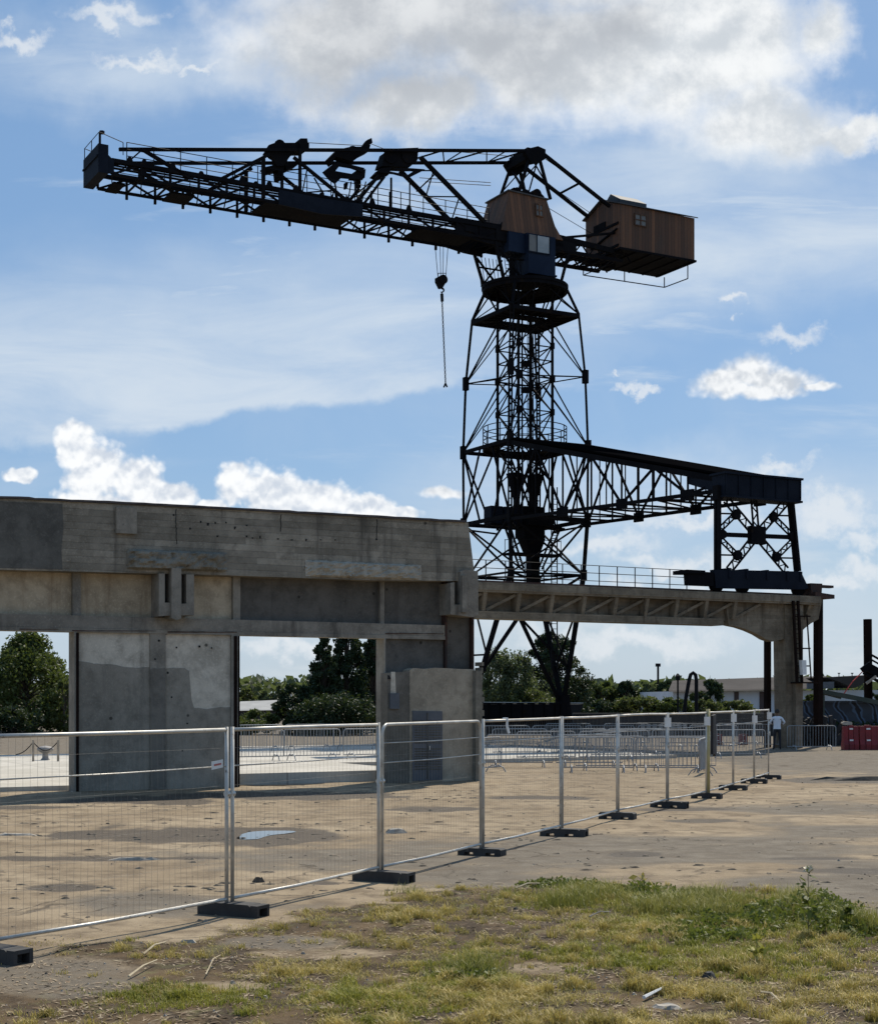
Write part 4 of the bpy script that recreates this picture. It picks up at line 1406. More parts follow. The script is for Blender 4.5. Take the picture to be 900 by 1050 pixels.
# recessed frieze between beam and ledge
ZL0, ZL1, ZF = 4.03, 4.34, 5.62
UL = -9.0
ub = {x: fu(x, 640) for x in (0, 70, 78, 82, 160, 200, 240, 246, 385, 395, 455, 487)}
def panel(x0, x1, mat, v0=.22, z0=ZL1, z1=ZF, name='frieze_panel'):
    u0 = UL if x0 is None else fu(x0, 612, v0)
    return fbox(u0, fu(x1, 612, v0), v0, .5, z0, z1, mat, name)
panel(None, 74.5, M['conc_panel'])
panel(83, 239, M['conc_panel'])
panel(246.5, 389.5, M['conc_panel_dark'])
panel(394, 458, M['conc_panel_dark'])
for x0, x1 in ((74.5, 83), (239, 246.5), (389.5, 394)):
    fbox(fu(x0, 612, .1), fu(x1, 612, .1), .1, .5, ZL1, ZF, M['conc_trim'], 'pilaster')
m = MB()
m.box(FAC, UL, fu(456, 640), .0, .5, ZL0, ZL1 - .003)
m.box(FAC, UL, fu(456, 640), -.02, .5, ZL0 - .1, ZL0 - .003)
m.build('ledge', M['conc_trim'], wall)
m = MB()
for x0, x1, y, th in ((74, 160, 646.3, 1.0), (172, 243, 647.4, 1.3), (20, 60, 644.8, .7), (395, 455, 649, 1.)):
    MB().ppx(FAC, ragged([(x0, y), (x1, y + (x1 - x0) * .008)], .5, 5, y) + [(x1, y + th), (x0, y + th)], -.03, -.021).build('rust_strip', M['rust'], wall)
# hanging bracket in the middle of the frieze and at the right end
def bracket(cx, y0, y1, name='bracket', s=1.):
    q = MB()
    q.ppx(FAC, [(cx - 19 * s, y0), (cx - 13 * s, y0), (cx - 13 * s, y1 - 16), (cx - 6 * s, y1 - 16), (cx - 6 * s, y1 - 3), (cx - 19 * s, y1 - 2)], -.42, .2)
    q.ppx(FAC, [(cx + 9 * s, y0 + 1), (cx + 17 * s, y0 + 1), (cx + 17 * s, y1 - 3), (cx + 4 * s, y1 - 3), (cx + 4 * s, y1 - 15), (cx + 9 * s, y1 - 15)], -.42, .2)
    q.ppx(FAC, [(cx - 6 * s, y0 - 6), (cx + 4 * s, y0 - 5), (cx + 4 * s, y1), (cx - 1 * s, y1 + 2), (cx - 6 * s, y1)], -.52, .2)
    b_ = q.build(name, M['conc_trim'], wall)
    q = MB()
    q.ppx(FAC, [(cx - 13 * s, y0), (cx - 6 * s, y0), (cx - 6 * s, y1 - 16), (cx - 13 * s, y1 - 16)], -.1, .1)
    q.ppx(FAC, [(cx + 4 * s, y0), (cx + 9 * s, y0), (cx + 9 * s, y1 - 15), (cx + 4 * s, y1 - 15)], -.1, .1)
    q.build('slot', M['black'], b_)
bracket(182, 588, 634)
m = MB()
m.ppx(FAC, [(461.5, 598), (466, 597), (466, 620), (472, 620), (472, 586), (477, 584), (485, 585), (490, 586), (490.5, 630), (485, 633), (462, 630)], -.42, .4)
m.ppx(FAC, [(474, 590), (479, 590), (479, 628), (474, 628)], -.52, -.421)
m.build('bracket', M['conc_trim'], wall)
# wide pier with its two panels
uP0, uP1 = fu(70.5, 800, .5), fu(245, 800)
uA, uB, uC, uD = fu(79, 730), fu(154, 730), fu(170, 730), fu(237, 730)
pier = fbox(uP0, uA, -.02, .5, -.2, ZL0 - .1, M['conc_trim'], 'pier')
for a, b, v in ((uB, uC, .0), (uD, uP1, -.02)):
    MB().box(FAC, a, b, v, .5, -.2, ZL0 - .1).build('pilaster', M['conc_trim'], pier)
MB().box(FAC, uP0 + .04, uP0 + .11, -.028, -.021, 0, ZL0 - .12).build('steel_edge', M['rustdark'], pier)
m = MB(); m.box(FAC, fu(239.5, 730), fu(242.5, 730), -.045, -.021, 0, ZL0 - .12); m.box(FAC, fu(244, 730), fu(245.2, 730), -.045, -.021, 0, ZL0 - .12)
m.build('steel_edge', M['rustdark'], pier)
MB().box(FAC, uA, uB, .06, .45, -.2, ZL0 - .1).build('wall_panel', M['conc_light'], pier)
MB().box(FAC, uC, uD, .06, .45, -.2, ZL0 - .1).build('wall_panel', M['conc_light'], pier)
m = MB()
top = [(79, 678), (92, 679.5), (104, 681), (116, 681.5), (128, 684), (140, 684.8), (153.6, 684)]
m.ppx(FAC, ragged(top, 1.6, 4, 3) + [(153.6, 812), (79, 815)], .045, .058)
top = [(170.3, 685.5), (180, 684.5), (189, 685.5), (194, 688), (195, 702), (196.5, 718), (199, 726), (212, 727), (226, 725.5), (237, 725)]
m.ppx(FAC, ragged(top, 1.3, 4, 8) + [(237, 810), (170.3, 811)], .045, .058)
m.build('cement_patch', M['conc_patch'], pier)
m = MB()
m.ppx(FAC, ragged([(154.6, 686), (169.5, 685)], .8, 3, 2) + [(169.5, 810), (154.6, 811)], -.012, -.001)
m.build('cement_patch', M['conc_dark'], pier)
m = MB()
for x, y in ((181, 664), (204.5, 663), (217, 664.5), (159, 676), (163, 657), (170, 650), (162, 697), (160, 716), (164, 740), (158, 757), (172, 690), (176, 715), (192, 742), (187, 770)):
    MB().disc(FAC.at(x, y, -.003 if 154 < x < 170 else .043), VH, rnd.uniform(.018, .032), .012, 8).build('bolt_hole', M['black'], pier)
# outer pier beyond the left edge, right jamb, dark end bay and rusty column
fbox(UL, fu(-70, 730), -.02, .5, -.2, ZL0 - .1, M['conc_trim'], 'pier')
uJ0, uJ1 = fu(385.5, 730, .5), fu(395, 730)
fbox(uJ0, uJ1, -.02, .5, -.2, ZL0 - .1, M['conc_trim'], 'jamb')
fbox(uJ1, fu(456, 690), .1, .45, -.2, ZL0 - .1, M['conc_panel_dark'], 'end_panel')
m = MB()
uq0, uq1 = fu(456.5, 690), fu(486, 690)
for a, b in ((uq0, uq0 + .06), (uq1 - .06, uq1)):
    m.box(FAC, a, b, .0, .42, 0, 5.6)
m.build('steel_column', M['rust'], wall)
MB().box(FAC, uq0 + .062, uq1 - .062, .17, .23, 0, 5.6).build('end_panel', M['conc_panel_dark'], wall)

# ------------------------------------------------------------------ kiosk against the right end of the wall
K = [(-1.0)]
u0, u1, u2 = fu(397, 795), fu(420, 795, -.4), fu(486, 795, -.4)
kiosk = empty('transformer_kiosk', FAC.w(u0, -.3, 0), 'square concrete kiosk with louvred metal door at the right end of the wall', 'kiosk')
zk = FAC.uz(450, 685.5, -.4)[1]
m = MB()
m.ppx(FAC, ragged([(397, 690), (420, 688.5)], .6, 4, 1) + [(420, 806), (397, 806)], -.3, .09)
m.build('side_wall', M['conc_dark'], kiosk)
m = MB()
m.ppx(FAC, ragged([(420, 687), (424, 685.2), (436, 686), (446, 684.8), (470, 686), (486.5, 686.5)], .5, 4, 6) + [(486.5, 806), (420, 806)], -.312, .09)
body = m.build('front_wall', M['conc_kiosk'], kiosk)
m = MB()
m.box(FAC, u2, u2 + .2, -.5, .05, -.1, zk - .05)
for i in range(16):
    m.box(FAC, u2 + .2, u2 + .2 + rnd.uniform(.02, .1), -.48, -.1, .2 + i * .2, .2 + i * .2 + rnd.uniform(.08, .17))
m.build('broken_edge', M['conc_broken'], kiosk)
MB().ppx(FAC, [(400, 711), (409.5, 711), (409.5, 727), (400, 727)], -.36, -.301).build('meter_box', M['door'], kiosk)
MB().ppx(FAC, [(397.8, 692.5), (399, 692.5), (401, 696.5), (397.8, 696.5)], -.33, -.301).build('junction_box', M['black'], kiosk)
MB().ppx(FAC, [(401, 689), (405, 689), (406, 712), (402, 726), (400, 726)], -.309, -.301).build('pale_streak', M['conc_light'], kiosk)
m = MB()
m.ppx(FAC, [(423, 729), (453.5, 729.5), (453.5, 800), (423, 801)], -.34, -.314)
door = m.build('door', M['door'], kiosk)
m = MB()
for row in range(2):
    for cx_ in (0, 1):
        xa = 425 + cx_ * 14.5
        for i in range(9):
            y = 741 + row * 27 + i * 2.6
            a = FAC.at(xa, y, -.342); b = FAC.at(xa + 12.5, y + .1, -.342)
            m.bar(a, b, .02, .03)
a_ = FAC.at(438.2, 731, -.345); b_ = FAC.at(438.2, 799, -.345)
m.bar(a_, b_, .03)
m.bar(FAC.at(423, 739, -.345), FAC.at(453.5, 739.4, -.345), .03)
m.build('louvre', M['conc_panel_dark'], door)
MB().tube([FAC.at(440.5, 765, -.37), FAC.at(440.5, 769, -.37)], .015, 6).build('handle', M['galv'], door)

# ------------------------------------------------------------------ crane-rail viaduct
VV = VL - .75          # its near face, in crane coordinates
via = empty('crane_viaduct', CR.w(3, VL, 0), 'concrete crane runway on a flared column reaching right from the wall', 'viaduct')
def vp(x, y, v=VV): return CR.uz(x, y, v)
zA = vp(490, 597)[1]
ZDK = 7.02
uR = vp(841, 612)[0]
uLft = -19.5
m = MB()
m.box(CR, uLft, uR, VV, VL + .85, 6.62, ZDK)
m.box(CR, uLft, uR, VV - .05, VV - .002, 6.7, 6.98)
deck = m.build('deck', M['conc_via'], via)
m = MB()
m.box(CR, uLft, uR + .5, VL - .04, VL + .04, ZDK + .002, ZDK + .13)
m.build('rail', M['rust'], deck)
zb = vp(620, 637.5)[1]
m = MB()
m.box(CR, uLft, vp(800, 640)[0], VV + .62, VV + .95, zb + .22, 6.62)
m.box(CR, uLft, vp(745, 640)[0], VV + .22, VV + 1.1, zb, zb + .3)
hn0 = [(745, 626), (747, 641), (758, 643.2), (768, 646.5), (777, 650.5), (785, 655.5), (792, 658), (818, 652), (824, 645), (831, 639.5), (839, 635), (843, 614), (745, 610)]
m.ppx(CR, hn0, VV + .42, VV + .85)
gird = m.build('girder', M['conc_via'], via)
m = MB()
step = vp(532, 615)[0] - vp(497, 615)[0]
uu0 = vp(497, 615)[0]
k_ = -3
while True:
    u = uu0 + k_ * step
    if u > vp(778, 615)[0]: break
    m = MB()
    m.prism([CR.w(u, VV + .06, 6.62), CR.w(u, VV + .62, 6.62), CR.w(u, VV + .62, zb + .3), CR.w(u, VV + .26, zb + .3)], UH * .17)
    m.build('rib', M['conc_via'], gird)
    m = MB()
    un = u + step
    m.bar(CR.w(u + .3, VV + .45, zb + .36), CR.w(un - .02, VV + .25, 6.56), .10, .12)
    m.build('brace', M['conc_via'], gird)
    k_ += 1
m = MB()
m.prism([CR.w(uR - .6, VV + .1, 6.62), CR.w(uR - .6, VV + .6, 6.62), CR.w(uR - .6, VV + .6, 5.5)], UH * .15)
m.build('rib', M['conc_via'], gird)
# column
m = MB()
cu0, cu1 = vp(794, 700, VV + 1.15)[0], vp(817, 700, VV + .35)[0]
zt_ = vp(790, 655)[1] + .3
def colq(u0_, u1_, v0_, v1_, z0_, z1_, d0=.0):
    m.hexa([CR.w(u0_ + d0, v0_, z0_), CR.w(u1_ - d0, v0_, z0_), CR.w(u1_ - d0, v1_, z0_), CR.w(u0_ + d0, v1_, z0_),
            CR.w(u0_, v0_, z1_), CR.w(u1_, v0_, z1_), CR.w(u1_, v1_, z1_), CR.w(u0_, v1_, z1_)])
colq(cu0 - .1, cu1 + .05, VV + .35, VV + 1.15, -.2, 6.6, .12)
colq(cu0 + .35, cu0 + .8, VV + .12, VV + .36, -.2, 6.6, .02)
colq(cu1 - .1, cu1 + .3, VV + .5, VV + 1.0, -.2, 5.6, .06)
m.build('column', M['conc_via'], via)
m = MB()
m.ppx(CR, [(831, 598), (843, 598.5), (842, 612.5), (832, 612)], VL - .4, VL + .4)
m.ppx(CR, [(833, 599.2), (854.5, 600.5), (854.5, 603), (833, 602)], VL - .15, VL + .15)
m.ppx(CR, [(836, 607), (855.5, 610), (855.5, 614), (836, 613)], VL - .6, VL + .6)
m.build('buffer_stop', M['rust'], via)
m = MB()
r0 = vp(498, 580, VL + .75)[0]
for i in range(12):
    u = r0 + i * (vp(704, 580, VL + .75)[0] - r0) / 11
    m.tube([CR.w(u, VL + .75, ZDK), CR.w(u, VL + .75, ZDK + 1.05)], .025, 5)
for zz in (.38, .72, 1.05):
    m.tube([CR.w(r0 - 3, VL + .75, ZDK + zz), CR.w(vp(705, 580, VL + .75)[0], VL + .75, ZDK + zz)], .016, 4)
m.build('railing', M['rail'], via)
m = MB()
for x in (813, 818):
    m.bar(CR.at(x, 616, VV - .1), CR.at(x + 4, 700, VV - .1), .1)
m.bar(CR.at(820, 632, VV - .1), CR.at(823, 690, VV - .1), .04); m.bar(CR.at(827, 630, VV - .1), CR.at(831.5, 698, VV - .1), .05)
for y in (632, 665, 683):
    m.bar(CR.at(815, y, VV - .1), CR.at(830.5, y, VV - .1), .06)
for i in range(16):
    m.bar(CR.at(813.5 + i * .2, 620 + i * 5, VV - .1), CR.at(818.5 + i * .2, 620 + i * 5, VV - .1), .03)
m.box(CR, vp(815, 700, VV)[0], vp(833, 700, VV)[0], VV - .5, VV + .3, vp(820, 699.5, VV)[1] - .06, vp(820, 699.5, VV)[1])
m.build('ladder', M['rustdark'], via)
MB().ppx(CR, [(822, 677), (826.5, 677), (827, 692), (823, 692)], VV - .35, VV - .15).build('lamp_box', M['white'], via)
m = MB()
m.bar(CR.at(786.7, 640, VV + 1.6), CR.w(*[CR.uz(786.7, 655, VV + 1.6)[0], VV + 1.6], 0), .24)
m.build('steel_column', M['rustdark'], via)
m = MB()
m.bar(CR.at(838.7, 614, VV + 1.2), CR.w(*[CR.uz(838.7, 655, VV + 1.2)[0], VV + 1.2], 0), .34, .3)
m.build('steel_column', M['rustdark'], via)
# ------------------------------------------------------------------ temporary mesh fence
POSTS = [G(-12, 985), G(235.5, 938), G(390, 903), G(494, 877.5), G(575.5, 857), G(633, 840), G(684, 828), G(724.5, 819), G(751.5, 810.5), G(773, 803.5), G(788, 798.5)]
P_1 = POSTS[0] + (POSTS[0] - POSTS[1]) * 1.05
POSTS = [P_1] + POSTS
FL = ['mesh fence panel cut by the left edge, ending at the nearest block',
      'mesh fence panel carrying the small white tag, in front of the wide pier',
      'second mesh fence panel, spanning the open bay and rain puddle',
      'round cornered fence panel with two extra rails, in front of the kiosk',
      'fence panel just right of the round cornered one, with no middle post',
      'fence panel below the sill of the crane, fourth right of the tagged one',
      'fence panel between the double post and the bent barrier row',
      'fence panel ending at the yellow sleeved post, on its left',
      'short looking fence panel just right of the yellow sleeved post',
      'fence panel third from the far right end of the line',
      'last but one fence panel, strongly foreshortened near the man',
      'farthest fence panel with ladder like close rails beside the man']
FGR = 'temporary mesh fence panels'
for i in range(len(POSTS) - 1):
    a, b = POSTS[i], POSTS[i + 1]
    d = b - a
    L = d.length - .1
    dn = d.normalized()
    root = empty('mesh_fence', a + dn * .05, FL[i], 'fence', FGR)
    sd_ = Vector((-dn.y, dn.x, 0))
    def fp_(x, z, off=0.): return a + dn * (.05 + x) + sd_ * off + Vector((0, 0, z))
    rd = random.Random(40 + i)
    ztop, zbot, r = 1.965, .17, .021
    m = MB()
    wob = rd.uniform(-.012, .012)
    if i == 3:
        rc = .14
        arc = [fp_(rc - rc * math.cos(t_), ztop - rc + rc * math.sin(t_)) for t_ in [k * math.pi / 12 for k in range(7)]]
        arc2 = [fp_(L - rc + rc * math.sin(t_), ztop - rc + rc * math.cos(t_)) for t_ in [k * math.pi / 12 for k in range(7)]]
        m.tube([fp_(0, .05)] + arc + arc2 + [fp_(L, .05)], r, 8)
    else:
        m.tube([fp_(0, .05), fp_(0, ztop + .03)], r, 8)
        m.tube([fp_(L, .05), fp_(L, ztop + .03)], r, 8)
        m.tube([fp_(0, ztop), fp_(L * .3, ztop + wob), fp_(L * .65, ztop + wob * 1.2), fp_(L, ztop)], r * .95, 8)
    m.tube([fp_(0, zbot), fp_(L * .4, zbot - .012), fp_(L, zbot)], r * .9, 8)
    for zr_ in ((1.73, 1.48) if i == 3 else ((1.58,) if i in (1, 2, 0) else (1.66,))):
        m.tube([fp_(0, zr_), fp_(L * .5, zr_ - .01), fp_(L, zr_)], .0075, 6)
    if i == 11:
        for zr_ in (1.3, .9, .55): m.tube([fp_(0, zr_), fp_(L, zr_)], .012, 5)
        m.tube([fp_(L * .5, zbot), fp_(L * .5, ztop)], .015, 5)
    m.build('frame', M['galv'], root, True)
    m = MB()
    step = .088
    nn = int(L / step)
    sag = 1 if i in (0, 1) else .25
    for k in range(1, nn):
        x = k * L / nn
        q = [fp_(x + sag * .03 * noise.noise(Vector((x * .9, zz * 1.4, i))), zz, sag * .03 * noise.noise(Vector((x, zz, i + 9)))) for zz in (zbot, .6, 1.05, 1.5, ztop)]
        m.tube(q, .0011, 3)
    for zz in [zbot + .2 * k for k in range(1, 9)]:
        m.tube([fp_(L * f_, zz + sag * .012 * noise.noise(Vector((f_ * 5, zz, i))), sag * .02 * noise.noise(Vector((f_ * 5, zz * 2, i + 4)))) for f_ in (0, .2, .4, .6, .8, 1)], .0010, 3)
    m.build('wire_mesh', M['wire'], root)
    # couplings at the joint
    m = MB()
    zc_ = rd.uniform(1.25, 1.4)
    m.tube([fp_(L - .015, zc_), fp_(L + .115, zc_)], .034, 8)
    m.tube([fp_(L + .05, zc_ - .06, -.03), fp_(L + .05, zc_ + .06, -.03)], .012, 6)
    m.build('coupling', M['galv'], root)
    if i in (6, 7, 8, 9, 10):
        m = MB(); z0 = 1.68 + rd.uniform(-.06, .06)
        s_ = Vector((1, 0, 0))
        q0 = fp_(L, z0, -.045)
        m.prism([q0 - s_ * .09, q0 + s_ * .05, q0 + s_ * .05 + Vector((0, 0, .2)), q0 - s_ * .09 + Vector((0, 0, .2))], (0, -.01, 0))
        m.build('reflector_tag', M['white'], root)
    if i == 1:
        m = MB()
        x0, x1 = L - .27, L - .09
        m.prism([fp_(x0, 1.55, -.02), fp_(x1, 1.57, -.02), fp_(x1, 1.655, -.02), fp_(x0, 1.635, -.02)], sd_ * -.004)
        tg_ = m.build('tag', M['white'], root)
        m = MB()
        for k in range(7):
            xa = x0 + .035 + k * .017
            m.prism([fp_(xa, 1.585 + (xa - x0) * .1, -.027), fp_(xa + .011, 1.586 + (xa - x0) * .1, -.027), fp_(xa + .011, 1.605 + (xa - x0) * .1, -.027), fp_(xa, 1.604 + (xa - x0) * .1, -.027)], sd_ * -.001)
        m.build('print', M['redprint'], tg_)
    if i == 7:
        m = MB()
        m.tube([fp_(L + .05, .06, -.03), fp_(L + .05, 2.05, -.03)], .045, 10)
        m.build('sleeve', M['yellow'], root, True)
    if i == 8:
        m = MB()
        q = [fp_(x, z, -.03) for x, z in ((.25, 1.9), (.62, 1.92), (.66, 1.0), (.56, .95), (.4, 1.02), (.24, 1.0))]
        m.prism(q, sd_ * -.06)
        m.build('dark_cloth', M['trouser'], root)
    if i == 4:
        m = MB()
        q0 = fp_(L * .28, ztop, -.0)
        m.tube([q0 + Vector((-.06, 0, .02)), q0 + Vector((0, -.03, .03)), q0 + Vector((.0, -.03, -.1)), q0 + Vector((.03, -.02, -.2))], .02, 6)
        m.build('cable_tie', M['white'], root)
# blocks
FOOTL = ['black block at the left edge of the picture, nearest of all', 'large black block with open end under the first double post',
         'black block on the edge of the grass under the second double post', 'rounded low black block under the single middle post',
         'black block with two pale holes, fourth along the line', 'black block with two holes, fifth along the line', 'black block with two holes, left of the yellow post',
         'black block under the yellow sleeved post', 'flat black block just beyond the yellow post', 'flat black block two steps before the fence end', 'flat black block under the last fence post']
for i, c0 in enumerate(POSTS[1:]):
    dd = (POSTS[min(i + 2, len(POSTS) - 1)] - POSTS[i]).normalized()
    if i == 0: dd = (POSTS[1] - POSTS[0]).normalized()
    ax = Vector((dd.y, -dd.x, 0))
    rr = empty('ballast_block', c0, FOOTL[i], 'ballast block', 'black ballast blocks under the fence')
    hl, hw, hh_ = .345, .11, .14
    if i == 3: hl, hh_ = .34, .12
    z0 = gz(c0.x, c0.y) - .012
    m = MB()
    prof_ = [(-hl, 0), (-.24, 0), (-.235, .06), (-.10, .06), (-.09, 0), (.09, 0), (.10, .06), (.235, .06), (.24, 0), (hl, 0), (hl, hh_ * .86), (hl - .03, hh_), (-hl + .03, hh_), (-hl, hh_ * .86)]
    if i in (1, 0, 2): prof_ = [(-hl, 0), (hl, 0), (hl, hh_ * .9), (hl - .03, hh_ * 1.03), (-hl + .03, hh_ * 1.03), (-hl, hh_ * .9)]
    m.prism([c0 + ax * x + dd * -hw + Vector((0, 0, z0 + z)) for x, z in prof_], dd * hw * 2)
    fb = m.build('block', M['foot'], rr)
    if i in (0, 1, 2, 4, 6):   # hollow end of the block
        m = MB()
        e = c0 + ax * (hl + .002)
        for a_, b_, w2 in ((-hw, -hw + .04, hh_), (hw - .04, hw, hh_)):
            m.prism([e + dd * a_ + Vector((0, 0, z0)), e + dd * b_ + Vector((0, 0, z0)), e + dd * b_ + Vector((0, 0, z0 + w2)), e + dd * a_ + Vector((0, 0, z0 + w2))], ax * .09)
        m.prism([e + dd * -(hw - .042) + Vector((0, 0, z0 + hh_ - .035)), e + dd * (hw - .042) + Vector((0, 0, z0 + hh_ - .035)), e + dd * (hw - .042) + Vector((0, 0, z0 + hh_)), e + dd * -(hw - .042) + Vector((0, 0, z0 + hh_))], ax * .09)
        m.build('end_socket', M['foot'], rr)

# ------------------------------------------------------------------ crowd barriers
def make_barrier():
    r = empty('crowd_barrier', (0, 0, 0), 'crowd barrier', 'barrier')
    L, Ht, rc = 2.2, 1.08, .12
    m = MB()
    pts = [(0, .16)] + [(0 + rc - rc * math.cos(t_), Ht - rc + rc * math.sin(t_)) for t_ in [k * math.pi / 8 for k in range(5)]] + \
          [(L - rc + rc * math.sin(t_), Ht - rc + rc * math.cos(t_)) for t_ in [k * math.pi / 8 for k in range(5)]] + [(L, .16)]
    m.tube([(x, 0, z) for x, z in pts], .021, 6, closed=True)
    m.build('frame', M['barrier'], r, True)
    m = MB()
    n_ = 17
    for k in range(1, n_):
        m.tube([(k * L / n_, 0, .17), (k * L / n_, 0, Ht - .02)], .009, 5)
    m.build('bars', M['barrier'], r)
    for x in (.3, L - .3):
        m = MB()
        m.tube([(x, -.36, 0), (x, -.26, .15), (x, -.1, .22), (x, 0, .17), (x, .1, .22), (x, .26, .15), (x, .36, 0)], .019, 6)
        m.build('foot', M['barrier'], r)
    return r
bar0 = make_barrier()
first = [True]
def place(pos, ang, label, group):
    o = bar0 if first[0] else copy_tree(bar0)
    first[0] = False
    o.location = pos
    o.rotation_euler = (0, 0, ang)
    o['label'] = label
    if group: o['group'] = group
    elif 'group' in o: del o['group']
ORD = ['first', 'second', 'third', 'fourth', 'fifth', 'sixth', 'seventh', 'eighth', 'ninth', 'tenth']
rd = random.Random(2)
def row(p0, p1, n_, fmt, group, jit=.05, z=0.):
    p0, p1 = Vector(p0), Vector(p1)
    d = p1 - p0
    ln = d.length / n_
    for k in range(n_):
        a = p0 + d * (k / n_) + Vector((rd.uniform(-.03, .03), rd.uniform(-.1, .1), z))
        place(a, math.atan2(d.y, d.x) + rd.uniform(-jit, jit), fmt % ORD[k], group)
pA = G(228, 785)
row(pA, pA + UH * 2.28 * 4, 4, 'near row crowd barrier on the pale apron of the open bay, %s from left', 'barriers in the open bay', z=.12)
pA2 = G(238, 774)
row(pA2, pA2 + UH * 2.28 * 4, 4, 'crowd barrier of the far row in the open bay, %s from left', 'barriers in the open bay', z=.12)
pB = G(499, 787)
row(pB, pB + Vector((1, .03, 0)) * 2.3 * 2, 2, 'near crowd barrier right of the kiosk, %s from it', 'near barriers behind the fence')
pC = G(576, 792)
row(pC, pC + Vector((1, -.06, 0)) * 2.25 * 2, 2, 'front crowd barrier just left of the yellow post, %s of the pair', 'near barriers behind the fence', .1)
row(pC + Vector((.5, 1.0, 0)), pC + Vector((5.0, .9, 0)), 2, 'crowd barrier standing close behind the front pair, %s from left', 'near barriers behind the fence', .12)
row(G(530, 781), G(530, 781) + Vector((1, .1, 0)) * 4.6, 2, 'crowd barrier in the middle row right of the kiosk, %s from left', 'middle barriers behind the fence', .1)
row(G(606, 778), G(606, 778) + Vector((1, .05, 0)) * 6.9, 3, 'crowd barrier in the short middle row behind the yellow post, %s from left', 'middle barriers behind the yellow post', .14)
row(G(505, 775.5), G(505, 775.5) + Vector((1, .06, 0)) * 6.9, 3, 'crowd barrier in the row just behind the middle row below the crane, %s from left', 'barriers below the crane', .12)
row(G(492, 769.5), G(760, 768.5), 5, 'crowd barrier of the long far row below the crane, %s from left', 'far row of barriers')
row(G(560, 765.5), G(793, 765), 4, 'crowd barrier of the farthest row left of the man, %s from left', 'farthest row of barriers', .12)
place(G(476, 794.5), R(58), 'crowd barrier turned edge on at the right corner of the kiosk', None)
place(G(717, 796), R(75), 'crowd barrier turned edge on at the right end of the front pair', None)
place(G(807, 769.5), R(5), 'crowd barrier standing alone between the man and the red blocks', None)
place(G(801, 767), R(150), 'crowd barrier turned away just behind the man', None)

# ------------------------------------------------------------------ red water-filled blocks
RB = ['red plastic road block nearest to the lone barrier', 'red plastic road block in the middle of the trio', 'red plastic road block cut by the right edge']
def red_block(p0, w_, label, group, sc=1.):
    r_ = empty('road_block', p0, label, 'road block', group)
    prof_ = [(-.26, 0), (-.26, .22), (-.17, .42), (-.12, 1.0), (.12, 1.0), (.17, .42), (.26, .22), (.26, 0)]
    m = MB()
    nseg = 3
    for k in range(nseg):
        x0 = w_ * k / nseg + .01; x1 = w_ * (k + 1) / nseg - .01
        s_ = .96 if k != 1 else 1.
        m.prism([p0 + Vector((x0 * sc, a * s_ * sc, b * s_ * sc)) for a, b in prof_], (x1 * sc - x0 * sc, 0, 0))
    m.abox(p0.x + .02, p0.x + w_ * sc - .02, p0.y - .1 * sc, p0.y + .1 * sc, .05, .9 * sc)
    m.build('shell', M['redplastic'], r_)
    for zz in (.36, .82):
        m = MB()
        y_ = p0.y - (.2 if zz < .5 else .145) * sc
        m.abox(p0.x + w_ * .40 * sc, p0.x + w_ * .62 * sc, y_ - .02, y_ + .05, zz * sc, zz * sc + .06 * sc)
        m.build('slot', M['white'], r_)
    return r_
for k, x in enumerate((863.5, 880, 897)):
    red_block(G(x, 769), .62 if k == 0 else .7, RB[k], 'red road blocks at the right edge', 1.1)
for k, (x, lb) in enumerate(((731, 'low red block far behind the yellow post'), (757, 'low red block far behind the fence, nearer to the man'))):
    red_block(G(x, 764), .8, lb, 'red road blocks behind the fence', .55)
m = MB()
rd2 = random.Random(8)
q = G(868, 769) + Vector((0, 0, 1.08))
pts = []
for k in range(10):
    a = k * 2 * math.pi / 10
    pts.append(q + Vector((.26 * math.cos(a) * rd2.uniform(.8, 1.1), -.12, .1 * math.sin(a) * rd2.uniform(.7, 1.2) + .1)))
m.prism(pts, (0, .24, 0))
tag(m.build('sandbag', M['stone'], loc=q), 'pale sandbag lying on top of the first red block', 'sandbag')

# ------------------------------------------------------------------ graffiti wall, shed, posts, wreck at the right
Yg = 74.
gw = empty('graffiti_wall', P(870, 735, Yg), 'dark low wall covered in blue graffiti behind the red blocks', 'wall')
gw['kind'] = 'thing'
x0, x1 = P(812, 720, Yg).x, P(1010, 720, Yg).x
zt = P(0, 720.5, Yg).z
m = MB(); m.abox(x0, x1, Yg, Yg + .3, -.1, zt); m.abox(x0, x1, Yg - .05, Yg + .35, zt + .002, zt + .08)
t = NT('graffiti_paint')
p = t.pos()
c = t.mix(t.ss(t.noise(p, .8, 4), .4, .6), (.028, .033, .042), (.04, .05, .065))
wv = t.n('ShaderNodeTexWave', wave_type='RINGS', rings_direction='SPHERICAL')
t.l(t.pos(0, (.5, 0, .9)), wv.inputs['Vector'])
for nm, v in (('Scale', .9), ('Distortion', 7), ('Detail', 3), ('Detail Scale', .8)): wv.inputs[nm].default_value = v
c = t.mix(t.math('MULTIPLY', t.ss(wv.outputs[1], .55, .8), .8), c, (.08, .125, .19))
c = t.mix(t.ss(wv.outputs[1], .9, .96), c, (.012, .012, .015))
t.bsdf(c, .8)
m.build('wall_face', t.m, gw)

